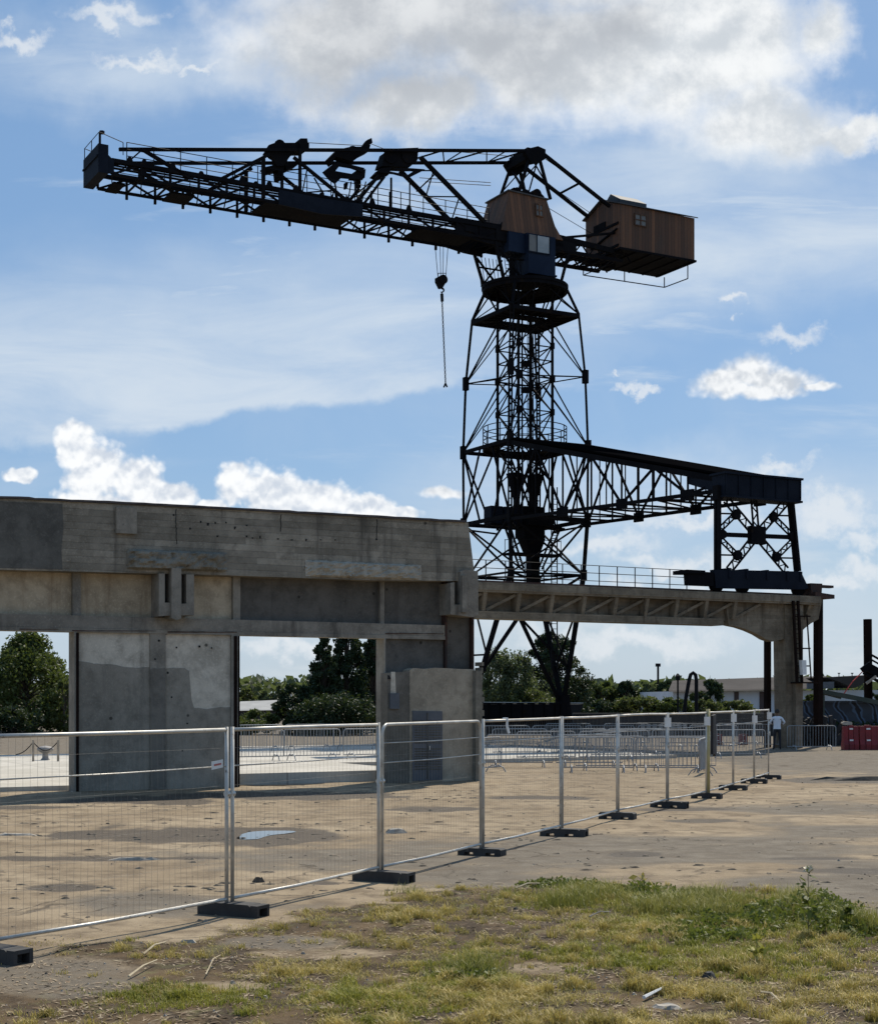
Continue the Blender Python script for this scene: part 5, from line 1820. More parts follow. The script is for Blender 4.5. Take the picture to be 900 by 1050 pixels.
Ys = 150.
shed = empty('warehouse', P(800, 735, Ys), 'long low warehouse with brown sheet roof and pale walls far behind the column', 'building')
def sp_(x, y, dy=0): return P(x, y, Ys + dy)
m = MB()
m.prism([sp_(690, 709), sp_(1000, 707), (sp_(1000, 750).x, Ys, -.2), (sp_(690, 750).x, Ys, -.2)], (0, 25, 0))
m.build('wall', M['shed_wall'], shed)
m = MB()
m.prism([sp_(686, 709.5, -1), sp_(791, 708, -1), sp_(791, 696, 8), sp_(690, 699.5, 8)], (0, .4, .15))
m.prism([sp_(791.2, 708, -1), sp_(848, 706, -1), sp_(848, 694.8, 8), sp_(791.2, 696, 8)], (0, .4, .15))
m.prism([sp_(846, 694.6, -1.2), sp_(866, 693.6, -1.2), sp_(882, 693, -1.2), sp_(910, 691, -1.2), sp_(890, 698, -1.2), (sp_(877, 705.5, -1.2)), (sp_(872, 704.5, -1.2)), sp_(860, 699, -1.2)], (0, 20, 0))
m.build('roof', M['shed_roof'], shed)
for x in (755, 781, 870 - 60):
    m = MB(); m.prism([sp_(x - 2.3, 709.6, -.1), sp_(x + 2.3, 709.5, -.1), sp_(x + 2.3, 740, -.1), sp_(x - 2.3, 740, -.1)], (0, .09, 0)); m.build('door', M['shed_dark'], shed)
m = MB(); m.prism([sp_(828, 700, -1.4), sp_(855, 699, -1.4), sp_(855, 706, -1.4), sp_(828, 706.5, -1.4)], (0, .5, 0)); m.build('window_band', M['door'], shed)
for x in (860, 873.5):
    m = MB(); m.tube([sp_(x, 694, 4), sp_(x, 690.5, 4)], .05, 5); m.bar(sp_(x - 1.2, 690.5, 4), sp_(x + 1.2, 690.5, 4), .1); m.build('vent', M['shed_roof'], shed)

def pole(pxy, ytop, Y, r, label, mat, name='steel_post', cat='post', x2=None):
    m_ = MB()
    a = P(pxy, 0, Y); b = P(x2 if x2 else pxy, ytop, Y)
    m_.tube([(a.x, Y, -.1), b], r, 10)
    return tag(m_.build(name, mat, loc=(a.x, Y, 0)), label, cat)
pole(890.5, 635, 76, .21, 'tall black steel post at the right edge above the wreck', M['rustdark'], x2=889.3)
# collapsed gangway
wr = empty('collapsed_gangway', P(885, 715, 75), 'black steel gangway collapsed at a slant behind the graffiti wall', 'gangway')
Yw = 75.2
def wp(x, y, d=0): return P(x, y, Yw + d)
m = MB()
for d in (-.5, .5):
    m.bar(wp(889, 684, d), wp(960, 722, d), .28, .42)
    m.bar(wp(885, 690, d), wp(955, 730, d), .14)
m.bar(wp(884, 688, -.6), wp(893, 681, -.6), .3); m.bar(wp(884, 688, .6), wp(893, 681, .6), .3)
for k in range(9):
    m.bar(wp(888 + k * 7.4, 686.5 + k * 4, -.5), wp(888 + k * 7.4, 686.5 + k * 4, .5), .2)
    m.bar(wp(886 + k * 7.4, 690 + k * 4, -.5), wp(889 + k * 7.4, 685 + k * 4, -.5), .12)
m.build('stringer', S, wr)
m = MB()
for k in range(6):
    m.prism([wp(887 + k * 8, 690 + k * 4.4, -.55), wp(895 + k * 8, 694.4 + k * 4.4, -.55), wp(895 + k * 8, 697 + k * 4.4, -.55), wp(887 + k * 8, 692.4 + k * 4.4, -.55)], (0, .05, 0))
m.build('pale_tread', M['far_white'], wr)
m = MB()
m.tube([wp(893, 671.5, -.5), wp(960, 709, -.5)], .06, 6); m.tube([wp(893, 676.5, -.5), wp(960, 714, -.5)], .05, 6)
for k in range(4): m.tube([wp(893 + k * 12, 671.5 + k * 6.7, -.5), wp(893 + k * 12, 684 + k * 6.5, -.5)], .05, 6)
m.build('hand_rail', S, wr)
m = MB(); m.bar(wp(898, 693.5, -.9), wp(888, 701, -.9), .12); m.build('loose_bar', M['post'], wr)
m = MB()
m.bar(wp(842, 709, -1.6), wp(862, 713, -1.6), .3, .2); m.bar(wp(860, 712.6, -1.6), wp(905, 721.5, -1.6), .28, .22)
m.bar(wp(843, 709.5, -1.6), wp(843, 752, -1.6), .16)
m.bar(wp(843, 711, -1.2), wp(862, 716, -1.2), .1)
tag(m.build('fallen_boom', M['leaf_b'] if False else paint('dark_green_boom', (.03, .045, .035), (.05, .06, .045), 1, .7), loc=wp(843, 752, -1.6)), 'long thin dark boom lying slanted just above the graffiti wall', 'boom')
m = MB(); m.tube([wp(884, 689, -1), wp(874, 699, -1.1), wp(864, 713, -1.2)], .028, 5)
tag(m.build('red_rope', M['redprint'], loc=wp(864, 713, -1.2)), 'thin red rope sagging from the gangway to the boom', 'rope')
m = MB()
for k in range(7):
    q = P(822 + k * 4.2, 0, 72.6); q.z = 0
    h_ = .25 + .2 * random.random()
    for j in range(7):
        an = random.uniform(0, 6.28)
        q2 = q + Vector((random.uniform(-.35, .35), random.uniform(-.3, .3), 0))
        m.bar(q2 + Vector((0, 0, .03)), q2 + Vector((math.cos(an) * .6, math.sin(an) * .3, h_ + random.uniform(.3, 1.1))), .1, .18)
tag(m.build('scrap_pile', M['quaywall'], loc=P(835, 755, 72.6)), 'dark heap of scrap metal between the column and the graffiti wall', 'scrap pile')

# far poles
Yp = 140.
m = MB(); x = P(674.5, 0, Yp * 1.5).x
yq = Yp * 1.5
m.tube([(x, yq, 0), P(674.5, 683, yq)], .16, 6)
mp_ = tag(m.build('floodlight_mast', M['rail'], loc=(x, yq, 0)), 'slender floodlight mast rising alone above the distant treeline', 'light mast')
m = MB(); a = P(674.5, 683, yq); m.box(Plan(a.x, a.y), -.3, .3, -.2, .2, a.z - .1, a.z + .35); m.build('lamp_head', M['rail'], mp_)
m = MB(); a = P(694.8, 697, 108); m.tube([(a.x, 108, 0), a], .07, 6)
lp_ = tag(m.build('street_lamp', M['rail'], loc=(a.x, 108, 0)), 'small black lamp post left of the bent pipe', 'lamp post')
m = MB(); m.disc(a + Vector((0, 0, .1)), (0, 0, 1), .16, .3, 8); m.prism([a + Vector((-.2, -.2, .25)), a + Vector((.2, -.2, .25)), a + Vector((0, 0, .45))], (0, .3, 0)); m.build('lamp_head', M['rail'], lp_)
m = MB()
Yq = 104
m.tube([(P(701, 0, Yq).x, Yq, 0), P(702, 722, Yq), P(706.5, 697), ] if False else [P(700.5, 738, Yq), P(703, 716, Yq), P(706.5, 697, Yq), P(708, 691.8, Yq), P(710.5, 690, Yq), P(713, 692, Yq), P(713.8, 698, Yq), P(713.8, 738, Yq)], .13, 8)
m.tube([P(700.5, 738, Yq), (P(700.5, 738, Yq).x, Yq, 0)], .13, 8); m.tube([P(713.8, 738, Yq), (P(713.8, 738, Yq).x, Yq, 0)], .13, 8)
tag(m.build('bent_pipe', M['rail'], loc=P(707, 750, Yq)), 'black swan neck pipe bent over like a hairpin before the treeline', 'pipe')
# dark quay wall and moored barge behind the barriers
m = MB()
a, b = P(588, 733, 92), P(806, 733, 92)
m.abox(a.x, b.x, 92, 93, -.1, P(0, 731.5, 92).z)
o = tag(m.build('quay_parapet', M['quaywall'], loc=(a.x, 92, 0)), 'long dark low parapet on the far side of the barriers', 'parapet')
a, b = P(488, 0, 94), P(598, 0, 94)
bg2 = empty('moored_barge', (a.x, 94, 0), 'black moored barge hull low behind the foot of the crane', 'barge')
m = MB(); zt = P(0, 722.5, 94).z
m.prism([(a.x, 94, -.4), (b.x - .8, 94, -.4), (b.x, 94, zt), (a.x - .6, 94, zt + .08)], (0, 4, 0))
m.build('hull', M['black'], bg2)
m = MB(); m.tube([(a.x - .6, 94.1, zt + .14), (b.x, 94.1, zt + .08)], .03, 5)
m.build('gunwale', M['galv'], bg2)
m = MB(); a = P(655, 741, 88); m.abox(a.x, a.x + 2.6, 88, 89.2, .0, .86); 
bo = empty('pontoon', (a.x, 88, 0), 'low white striped pontoon behind the right hand barriers', 'pontoon')
m.build('deck', M['quaywall'], bo)
m = MB()
for k in range(8): m.abox(a.x + .1 + k * .35, a.x + .34 + k * .35, 87.97, 87.995, .5, .8)
m.build('stripe', M['far_white'], bo)
# small pale shed in the open bay
a = P(243, 730, 165); b = P(299, 730, 165)
ps = empty('pale_shed', ((a.x + b.x) / 2, 165, 0), 'low pale roofed shed seen through the open bay', 'shed')
m = MB(); m.abox(a.x, b.x, 165, 171, -.1, P(0, 728.3, 165).z); m.build('wall', M['shed_roof'], ps)
m = MB(); m.prism([P(242, 729, 164.6), P(300, 728, 164.6), P(298, 718.5, 169), P(246, 720.5, 169)], (0, .3, .12)); m.build('roof', M['far_white'], ps)

# ------------------------------------------------------------------ mooring bollard and posts on the quay
Yb = 60.
a = G(46.5, 783)
bl = empty('mooring_bollard', (a.x, a.y, 0), 'squat mushroom shaped mooring bollard on the quay, seen left of the pier', 'bollard')
def lathe(prof_, c_, n=16):
    q = MB(); n_ = len(prof_)
    for r_, z_ in prof_:
        q.v += [Vector(c_) + Vector((r_ * math.cos(2 * math.pi * j / n), r_ * math.sin(2 * math.pi * j / n), z_)) for j in range(n)]
    for i_ in range(n_ - 1):
        for j in range(n): q.f.append((i_ * n + j, i_ * n + (j + 1) % n, (i_ + 1) * n + (j + 1) % n, (i_ + 1) * n + j))
    q.f.append(tuple(range((n_ - 1) * n, n_ * n)))
    return q
lathe([(.2, 0), (.19, .1), (.11, .2), (.10, .36), (.25, .44), (.29, .49), (.28, .54), (.2, .59), (.05, .62)], a).build('head', M['bollard'], bl, True)
MB().abox(a.x - .34, a.x + .34, a.y - .3, a.y + .3, 0, .1).build('base_plate', M['rust'], bl)
for k, (x, lb) in enumerate(((34, 'thin rusty stake left of the mooring bollard'), (59.5, 'thin rusty stake right of the mooring bollard'))):
    c0 = G(x, 784.5)
    tag(MB().tube([c0 - Vector((0, 0, .1)), c0 + Vector((0, 0, .86))], .04, 8).build('stake', M['post'], loc=c0), lb, 'stake', 'stakes beside the bollard')
m = MB()
c0, c1 = G(34, 784.5) + Vector((0, 0, .78)), G(59.5, 784.5) + Vector((0, 0, .8))
pts = [c0.lerp(c1, k / 8) - Vector((0, 0, .3 * math.sin(math.pi * k / 8))) for k in range(9)]
c2 = G(16, 784.5) + Vector((0, 0, .35))
m.tube([c0.lerp(c2, k / 5) - Vector((0, 0, .1 * math.sin(math.pi * k / 5))) for k in range(5, 0, -1)] + pts, .018, 5)
tag(m.build('slack_rope', M['quaywall'], loc=c0), 'slack dark rope strung between the two stakes', 'rope')
m = MB()
m.tube([FAC.w(u_, 14.75 - .03 * u_, .1 + .03 * math.sin(u_ * 1.7)) for u_ in [-12 + k * .6 for k in range(22)]], .16, 8)
tag(m.build('black_hose', M['foot'], loc=FAC.w(-5, 14.7, 0)), 'thick black hose lying across the pale apron left of the pier', 'hose')

# ------------------------------------------------------------------ the man
def person(pos, label):
    me_ = bpy.data.meshes.new('person')
    o_ = bpy.data.objects.new('person', me_)
    col.objects.link(o_)
    J = {'pel': (0, 0, .95, .135, .10), 'wai': (0, -.0, 1.1, .13, .095), 'che': (0, .01, 1.3, .165, .115), 'shc': (0, .005, 1.44, .12, .085), 'nek': (0, .01, 1.52, .055, .055),
         'hd0': (0, .02, 1.6, .075, .085), 'hd1': (0, .02, 1.69, .08, .095), 'hd2': (0, .015, 1.765, .05, .055),
         'shl': (-.19, 0, 1.42, .065, .06), 'ell': (-.31, .06, 1.2, .048, .045), 'wrl': (-.24, .25, 1.16, .03, .026), 'hal': (-.2, .34, 1.16, .032, .018),
         'shr': (.19, 0, 1.42, .065, .06), 'elr': (.33, .04, 1.22, .048, .045), 'wrr': (.27, .23, 1.14, .03, .026), 'har': (.23, .32, 1.14, .032, .018),
         'hpl': (-.095, 0, .88, .095, .09), 'knl': (-.12, .015, .49, .066, .064), 'anl': (-.135, -.02, .1, .045, .045), 'tol': (-.155, .15, .045, .042, .032),
         'hpr': (.095, 0, .88, .095, .09), 'knr': (.12, .015, .49, .066, .064), 'anr': (.135, -.02, .1, .045, .045), 'tor': (.155, .15, .045, .042, .032)}
    E = [('pel', 'wai'), ('wai', 'che'), ('che', 'shc'), ('shc', 'nek'), ('nek', 'hd0'), ('hd0', 'hd1'), ('hd1', 'hd2'), ('shc', 'shl'), ('shl', 'ell'), ('ell', 'wrl'), ('wrl', 'hal'),
         ('shc', 'shr'), ('shr', 'elr'), ('elr', 'wrr'), ('wrr', 'har'), ('pel', 'hpl'), ('hpl', 'knl'), ('knl', 'anl'), ('anl', 'tol'), ('pel', 'hpr'), ('hpr', 'knr'), ('knr', 'anr'), ('anr', 'tor')]
    for s, hd in ((-1, 'hal'), (1, 'har')):   # five fingers, curled over the barrier rail
        hx, hy, hz = J[hd][:3]
        for k, (ln_, dx) in enumerate(((.07, -.026), (.08, -.009), (.075, .009), (.06, .026))):
            J[f'{hd}{k}a'] = (hx + dx, hy + .04, hz + .0, .009, .009); J[f'{hd}{k}b'] = (hx + dx, hy + .04 + ln_ * .6, hz - .02, .008, .008); J[f'{hd}{k}c'] = (hx + dx, hy + .04 + ln_ * .7, hz - .055, .007, .007)
            E += [(hd, f'{hd}{k}a'), (f'{hd}{k}a', f'{hd}{k}b'), (f'{hd}{k}b', f'{hd}{k}c')]
        J[f'{hd}t'] = (hx - s * .045, hy + .02, hz - .01, .01, .01); J[f'{hd}u'] = (hx - s * .055, hy + .06, hz - .03, .008, .008)
        E += [(hd, f'{hd}t'), (f'{hd}t', f'{hd}u')]
    ks = list(J)
    me_.from_pydata([J[k][:3] for k in ks], [(ks.index(a_), ks.index(b_)) for a_, b_ in E], [])
    sk = o_.modifiers.new('skin', 'SKIN')
    for k, vtx in zip(ks, me_.skin_vertices[0].data):
        vtx.radius = J[k][3:5]
        vtx.use_root = k == 'pel'
    ss_ = o_.modifiers.new('sub', 'SUBSURF'); ss_.levels = ss_.render_levels = 2
    dg = bpy.context.evaluated_depsgraph_get()
    me2 = bpy.data.meshes.new_from_object(o_.evaluated_get(dg))
    o_.modifiers.clear(); o_.data = me2
    bpy.data.meshes.remove(me_)
    me2.materials.clear()
    for k in ('skin', 'shirt', 'trouser', 'foot'): me2.materials.append(M[k])
    bm_2 = bmesh.new(); bm_2.from_mesh(me2)
    tor, leg = [], []
    for f_ in bm_2.faces:
        c_ = f_.calc_center_median()
        f_.smooth = True
        if c_.z < .09: f_.material_index = 3
        elif c_.z < .96: f_.material_index = 2
        elif c_.z < 1.5 and c_.y < .2: f_.material_index = 1
        else: f_.material_index = 0
    bm_2.to_mesh(me2); bm_2.free()
    o_.location = pos; ORG[o_] = Vector(pos)
    tag(o_, label, 'person')
    c_ = Vector(pos) + Vector((0, .02, 1.7))
    q = lathe([(.096, -.055), (.104, -.01), (.1, .045), (.08, .085), (.045, .107), (.005, .115)], c_, 14)
    q.build('hair', M['hair'], o_, True)
    q = MB()   # shirt tail and collar as clothing over the body
    q2 = lathe([(.168, .93), (.158, 1.0), (.15, 1.1), (.17, 1.25), (.178, 1.33)], Vector(pos), 18)
    for vv in q2.v:
        vv.y = pos[1] + (vv.y - pos[1]) * .72
    q2.f.pop()
    q2.build('shirt', M['shirt'], o_, True)
    for s in (-1, 1):
        lathe([(.058, 0), (.066, .09), (.074, .2), (.07, .24)], Vector(pos) + Vector((s * .235, .02, 1.22)), 10) if False else None
    return o_
man = person(G(796.6, 769.2), 'man in white shirt and black trousers standing with his back turned')
man.rotation_euler = (0, 0, R(-8))
# ------------------------------------------------------------------ trees
def leaf_quads(pts, size, rd, flat=.0):
    vs, fs = [], []
    for c_ in pts:
        n_ = Vector((rd.gauss(0, 1), rd.gauss(0, 1), rd.gauss(0, 1) + flat)).normalized()
        s = n_.orthogonal().normalized()
        a = rd.uniform(0, 6.28)
        t_ = n_.cross(s)
        s, t_ = s * math.cos(a) + t_ * math.sin(a), t_ * math.cos(a) - s * math.sin(a)
        k = size * rd.uniform(.55, 1.35)
        b = len(vs)
        vs += [c_ - s * k * .5, c_ + t_ * k * .28, c_ + s * k * .6, c_ - t_ * k * .28]
        fs.append((b, b + 1, b + 2, b + 3))
    return vs, fs
def tree(x, Y, w_, h, label, mat, seed, n=3200, size=.26, shape='round', base=.12, group=None, name='tree', clumps=None, trunk=True, cat='tree'):
    rd = random.Random(seed)
    r = empty(name, (x, Y, 0), label, cat, group)
    o_ = Vector((x, Y, 0))
    cl = []
    nc = clumps or int(22 + w_ * 5)
    for k in range(nc):
        f = rd.random() ** (.8 if shape != 'poplar' else 1)
        z = h * (base + (1 - base) * f)
        if shape == 'round':
            rr = w_ / 2 * math.sqrt(max(.02, 1 - ((f - .42) / .60) ** 2))
        elif shape == 'broadcone':
            rr = w_ / 2 * min(1, 1.25 * (1 - f ** 1.7) + .06)
        elif shape == 'cone':
            rr = w_ / 2 * (1 - f * .93) ** .75 * (1 if f > .12 else .75)
        elif shape == 'poplar':
            rr = w_ / 2 * min(1, .55 + f * 1.6) * max(.12, (1 - f ** 2.4)) ** .8
        else:
            rr = w_ / 2 * (1 - .35 * f)
        a = rd.uniform(0, 6.28)
        q = rr * (.35 + .65 * math.sqrt(rd.random())) * (1 + .22 * noise.noise(Vector((math.cos(a) * 1.5, math.sin(a) * 1.5, f * 3 + seed))))
        cl.append((o_ + Vector((q * math.cos(a), q * math.sin(a), z * (.94 + .1 * rd.random()))), w_ * rd.uniform(.07, .16) * (1.1 - .5 * f)))
    if trunk:
        m = MB()
        top_ = o_ + Vector((rd.uniform(-.1, .1) * w_, 0, h * .8))
        m.tube([o_ - Vector((0, 0, .1)), o_ + Vector((rd.uniform(-.02, .02) * w_, 0, h * .35)), top_], h * .022 + .03, 7, .03)
        for c_, cr in cl[::2]:
            st = o_.lerp(top_, min(.9, max(.12, (c_.z / h) * .75)))
            m.tube([st, st.lerp(c_, .5) + Vector((0, 0, -.04 * h * rd.random())), c_], h * .007 + .015, 4, .012)
        m.build('trunk', M['bark'], r)
    pts = []
    per = max(4, n // nc)
    for c_, cr in cl:
        for _ in range(per):
            d = Vector((rd.gauss(0, 1), rd.gauss(0, 1), rd.gauss(0, .8)))
            d = d.normalized() * cr * (rd.random() ** .45) * 1.25
            if shape == 'willow': d.z *= 2.2
            pts.append(c_ + d)
    vs, fs = leaf_quads(pts, size, rd)
    MB().add(vs, fs).build('crown', mat, r, recalc=False)
    return r
def tpx(px, ytop, Y, wpx, label, mat, seed, **k):
    a = P(px, ytop, Y)
    return tree(a.x, Y, wpx / F * Y, a.z, label, mat, seed, **k)
tpx(29, 656, 104, 112, 'broad sunlit tree filling the open bay left of the pier', M['leaf_a'], 1, n=26000, size=.25, shape='broadcone', base=.05, clumps=150)
tpx(-26, 672, 108, 50, 'partly hidden tree at the left edge behind the broad sunlit tree', M['leaf_c'], 2, n=4500, size=.32, base=.06)
tpx(66, 700, 101, 26, 'low bush beside the pier under the broad sunlit tree', M['leaf_c'], 3, n=2200, size=.26, base=.02, cat='bush', name='bush')
tpx(12, 728, 99, 60, 'low dark undergrowth bush beneath the broad sunlit tree', M['leaf_b'], 33, n=3000, size=.26, base=.0, cat='bush', name='bush')
for k, (px, yt, wp_, lb, mt) in enumerate(((333, 652, 36, 'dark poplar, leftmost of the close trio in the open bay', 'leaf_b'), (357, 636, 44, 'tall dark poplar in the middle of the trio in the open bay', 'leaf_b'), (384, 640, 38, 'poplar half hidden by the right jamb of the open bay', 'leaf_b'))):
    tpx(px, yt, 98 + k * 2, wp_, lb, M[mt], 10 + k, n=16000, size=.2, shape='poplar', base=.04, clumps=130, group='poplars in the open bay')
tpx(303, 702, 96, 44, 'ragged dark shrub left of the poplars', M['leaf_b'], 21, n=8000, size=.19, base=.0, clumps=70, cat='bush', name='bush')
tpx(345, 718, 94, 90, 'dense dark hedge at the foot of the poplars', M['leaf_b'], 24, n=16000, size=.2, base=.0, cat='bush', name='bush', trunk=False, clumps=150)
tpx(262, 731, 95, 46, 'low green shrub in front of the pale shed', M['leaf_a'], 22, n=6000, size=.17, base=.0, cat='bush', name='bush')
for k, (px, yt, wp_, lb, mt) in enumerate(((254, 707, 16, 'pale round tree far off at the left of the open bay', 'leaf_c'), (270, 711, 14, 'low dark tree far off behind the pale shed', 'leaf_d'), (286, 704.5, 12, 'small pointed tree far off right of the pale shed', 'leaf_d'), (278, 712, 18, 'dull green tree far off between the two others', 'leaf_d'))):
    tpx(px, yt, 260, wp_, lb, M[mt], 30 + k, n=900, size=.75, shape='cone' if k == 2 else 'round', base=.1)
tpx(520, 672, 122, 62, 'feathery grey green willow behind the left foot of the crane', M['leaf_d'], 41, n=12000, size=.24, shape='willow', base=.06, clumps=90)
tpx(568, 653, 128, 66, 'tall round dark tree behind the right foot of the crane', M['leaf_b'], 42, n=17000, size=.24, base=.10, clumps=85)
TL = [(548, 712, 60, 'c', 'low scrub under the round dark tree'), (597, 705, 30, 'b', 'dark bushy tree just right of the round dark tree'), (618, 702, 30, 'a', 'mid green bushy tree second right of the crane foot'),
      (642, 700.5, 28, 'b', 'dark bushy tree left of the floodlight mast'), (664, 703, 24, 'd', 'dull green tree at the foot of the floodlight mast'), (684, 700.5, 28, 'b', 'dark tree between the floodlight mast and the lamp post'),
      (656, 717, 50, 'c', 'olive scrub in front of the treeline below the mast'), (690, 718, 46, 'a', 'green scrub around the lamp post'), (612, 719, 40, 'b', 'dark scrub right of the barge'), (729, 699, 36, 'b', 'round dark tree right of the bent pipe'),
      (722, 720, 40, 'c', 'olive scrub around the bent pipe'), (758, 721, 40, 'c', 'olive scrub before the warehouse door'), (831, 713, 16, 'a', 'small green bush beside the lamp box at the column'), (895, 712, 16, 'b', 'small bush behind the leaning gangway')]
for k, (px, yt, wp_, mt, lb) in enumerate(TL):
    Yt = 175 if yt < 710 else (118 if k not in (0,) else 120)
    if k >= 12: Yt = 130
    if k == 9: Yt = 125
    tpx(px, yt, Yt, wp_ * 1.15, lb, M['leaf_' + mt], 60 + k, n=6000, size=.24 if Yt < 150 else .34, base=.0 if yt > 710 else .08, group='trees along the far bank', name='bush' if yt > 710 else 'tree', cat='bush' if yt > 710 else 'tree')
# far wooded bank closing the horizon
rd = random.Random(77)
pts = []
for k in range(9000):
    x = rd.uniform(-330, 330)
    Yf = rd.uniform(420, 450)
    hmax = 7.5 + 3 * noise.noise(Vector((x * .03, 0, 1))) + 2.2 * noise.noise(Vector((x * .12, 0, 2)))
    pts.append(Vector((x, Yf, rd.uniform(0, 1) ** .7 * hmax)))
vs, fs = leaf_quads(pts, 3.2, rd)
tag(MB().add(vs, fs).build('woods', M['leaf_d'], recalc=False), 'far wooded bank closing the horizon', 'woods', kind='stuff')
# creeper along the graffiti wall
pts = []
for k in range(700):
    x = rd.uniform(P(842, 0, 73.5).x, P(960, 0, 73.5).x)
    pts.append(Vector((x, 73.6 + rd.uniform(-.3, .3), .4 + rd.random() * (.75 + .35 * noise.noise(Vector((x, 0, 0)))))))
vs, fs = leaf_quads(pts, .2, rd)
tag(MB().add(vs, fs).build('undergrowth', M['leaf_b'], recalc=False), 'dark green undergrowth in front of the graffiti wall', 'undergrowth', kind='stuff')

# ------------------------------------------------------------------ grass, weeds and litter of the foreground
rd = random.Random(99)
def blades(n, dens, hmin, hmax, wd, lean=.5, seed=1, yr=(9.6, 18.8), clump=4, spread=.05):
    vs, fs = [], []
    made = 0
    tries = 0
    while made < n and tries < n * 30:
        tries += 1
        # uniform per picture row so that the near strip is as dense as the far one
        Y = yr[0] * (yr[1] / yr[0]) ** rd.random()
        x = rd.uniform(-.31, .31) * Y
        px, py = CX + F * x / Y, HY + F * EYE / Y
        dn_ = dens(x, Y, px, py)
        if rd.random() > dn_: continue
        for _ in range(clump):
            made += 1
            if _ == 0: zc0 = gz(x, Y) - .008
            q = Vector((x + rd.gauss(0, spread), Y + rd.gauss(0, spread), zc0))
            a = rd.uniform(0, 6.28)
            h = rd.uniform(hmin, hmax) * (.5 + .7 * dn_)
            d = Vector((math.cos(a), math.sin(a), 0))
            sd2 = Vector((-d.y, d.x, 0)) * wd * rd.uniform(.6, 1.3)
            l_ = lean * rd.random() * h
            b = len(vs)
            vs += [q - sd2, q + sd2, q + d * l_ * .4 + Vector((0, 0, h * .6)) + sd2 * .7, q + d * l_ * .4 + Vector((0, 0, h * .6)) - sd2 * .7, q + d * l_ * 1.2 + Vector((0, 0, h * (1 - .25 * rd.random())))]
            fs += [(b, b + 1, b + 2, b + 3), (b + 3, b + 2, b + 4)]
    return MB().add(vs, fs)
def N2(x, y, s, o): return noise.noise(Vector((x * s, y * s, o)))
def d_dry(x, Y, px, py):
    return turf(x, Y) * sm(.7 * N2(x, Y, .9, 3) + .55 * N2(x, Y, 3.4, 6) + .8 * N2(x, Y, 8, 7), -.02, .65) * (1 - bare(px, py)) * .9 * (.45 + .55 * sm(px, 120, 480))
GRN = [(480, 1000, 70, 28), (830, 940, 110, 30), (700, 945, 120, 25), (760, 985, 140, 26), (390, 1030, 120, 20), (200, 1025, 110, 18), (620, 925, 110, 14), (880, 960, 60, 18), (640, 985, 120, 20), (120, 960, 60, 6)]
def d_green(x, Y, px, py):
    return .45 * turf(x, Y) * sm(max(ell(px, py, *e) for e in GRN) + .6 * N2(x, Y, 1.6, 12) + .7 * N2(x, Y, 6, 13), -.1, .9) * (1 - .8 * bare(px, py))
tag(blades(66000, d_dry, .015, .075, .003, 1.5, clump=12, spread=.045).build('dry_grass', M['grass_dry'], recalc=False), 'short dry yellow grass over the foreground dirt', 'grass', kind='stuff')
tag(blades(34000, d_green, .025, .10, .0034, 1.0, clump=12, spread=.04).build('green_grass', M['grass_green'], recalc=False), 'patches of fresh green grass among the dry grass', 'grass', kind='stuff')
# broad-leaved weeds
WEED = [(830, 940, 60, 18), (760, 945, 100, 16), (880, 955, 60, 10), (640, 915, 60, 7), (690, 925, 60, 12), (580, 908, 60, 5), (480, 1003, 40, 12), (740, 962, 60, 8)]
def d_weed(x, Y, px, py):
    return sm(max(ell(px, py, *e) for e in WEED) + .45 * N2(x, Y, 2.2, 22), .05, .6)
pts, sizes = [], []
vs, fs = [], []
k = 0
while k < 13000:
    Y = 9.6 * (19.5 / 9.6) ** rd.random()
    x = rd.uniform(-.31, .31) * Y
    px, py = CX + F * x / Y, HY + F * EYE / Y
    dn_ = d_weed(x, Y, px, py)
    if rd.random() > dn_: continue
    tall = (.10 + .15 * max(0, ell(px, py, 835, 940, 90, 34))) * (.4 + dn_ * .6) * (.6 + .8 * abs(N2(x, Y, 3.5, 31)))
    hz_ = rd.random() ** .8 * tall
    q = Vector((x + rd.gauss(0, .03), Y + rd.gauss(0, .03), gz(x, Y) + hz_))
    v_, f_ = leaf_quads([q], rd.uniform(.022, .07), rd, .6)
    b = len(vs); vs += v_; fs += [tuple(i + b for i in z) for z in f_]
    if k % 6 == 0:
        b = len(vs)
        vs += [(q.x - .003, q.y, gz(q.x, q.y)), (q.x + .003, q.y, gz(q.x, q.y)), (q.x + .002, q.y, q.z), (q.x - .002, q.y, q.z)]
        fs.append((b, b + 1, b + 2, b + 3))
    k += 1
tag(MB().add(vs, fs).build('weeds', M['weed'], recalc=False), 'low broad leaved weeds thick at the right of the grass', 'weeds', kind='stuff')
TALLG = [(720, 935, 120, 22), (820, 935, 70, 24), (600, 925, 90, 14), (880, 955, 50, 12), (480, 1000, 45, 16), (400, 915, 60, 6)]
def d_tall(x, Y, px, py):
    return sm(max(ell(px, py, *e) for e in TALLG) + .7 * N2(x, Y, 1.9, 52) + .6 * N2(x, Y, 6, 53), .2, 1.1) * sm(turf(x, Y), .3, 1.)
def d_tuft(x, Y, px, py):
    return turf(x, Y) * sm(.6 * N2(x, Y, 1.3, 71) + .9 * N2(x, Y, 6, 72), .2, .75) * (1 - .85 * bare(px, py)) * (.4 + .6 * sm(px, 120, 480))
tag(blades(34000, d_tuft, .04, .13, .0042, .9, clump=26, spread=.03).build('grass_tufts', M['grass_dry'], recalc=False), 'straw coloured tufts standing out of the turf', 'grass', kind='stuff')
def d_gtuft(x, Y, px, py):
    return d_green(x, Y, px, py) * sm(N2(x, Y, 5, 82), .0, .5)
tag(blades(24000, d_gtuft, .05, .14, .0042, .9, clump=26, spread=.032).build('green_tufts', M['grass_green'], recalc=False), 'bright green tufts in the greener patches', 'grass', kind='stuff')
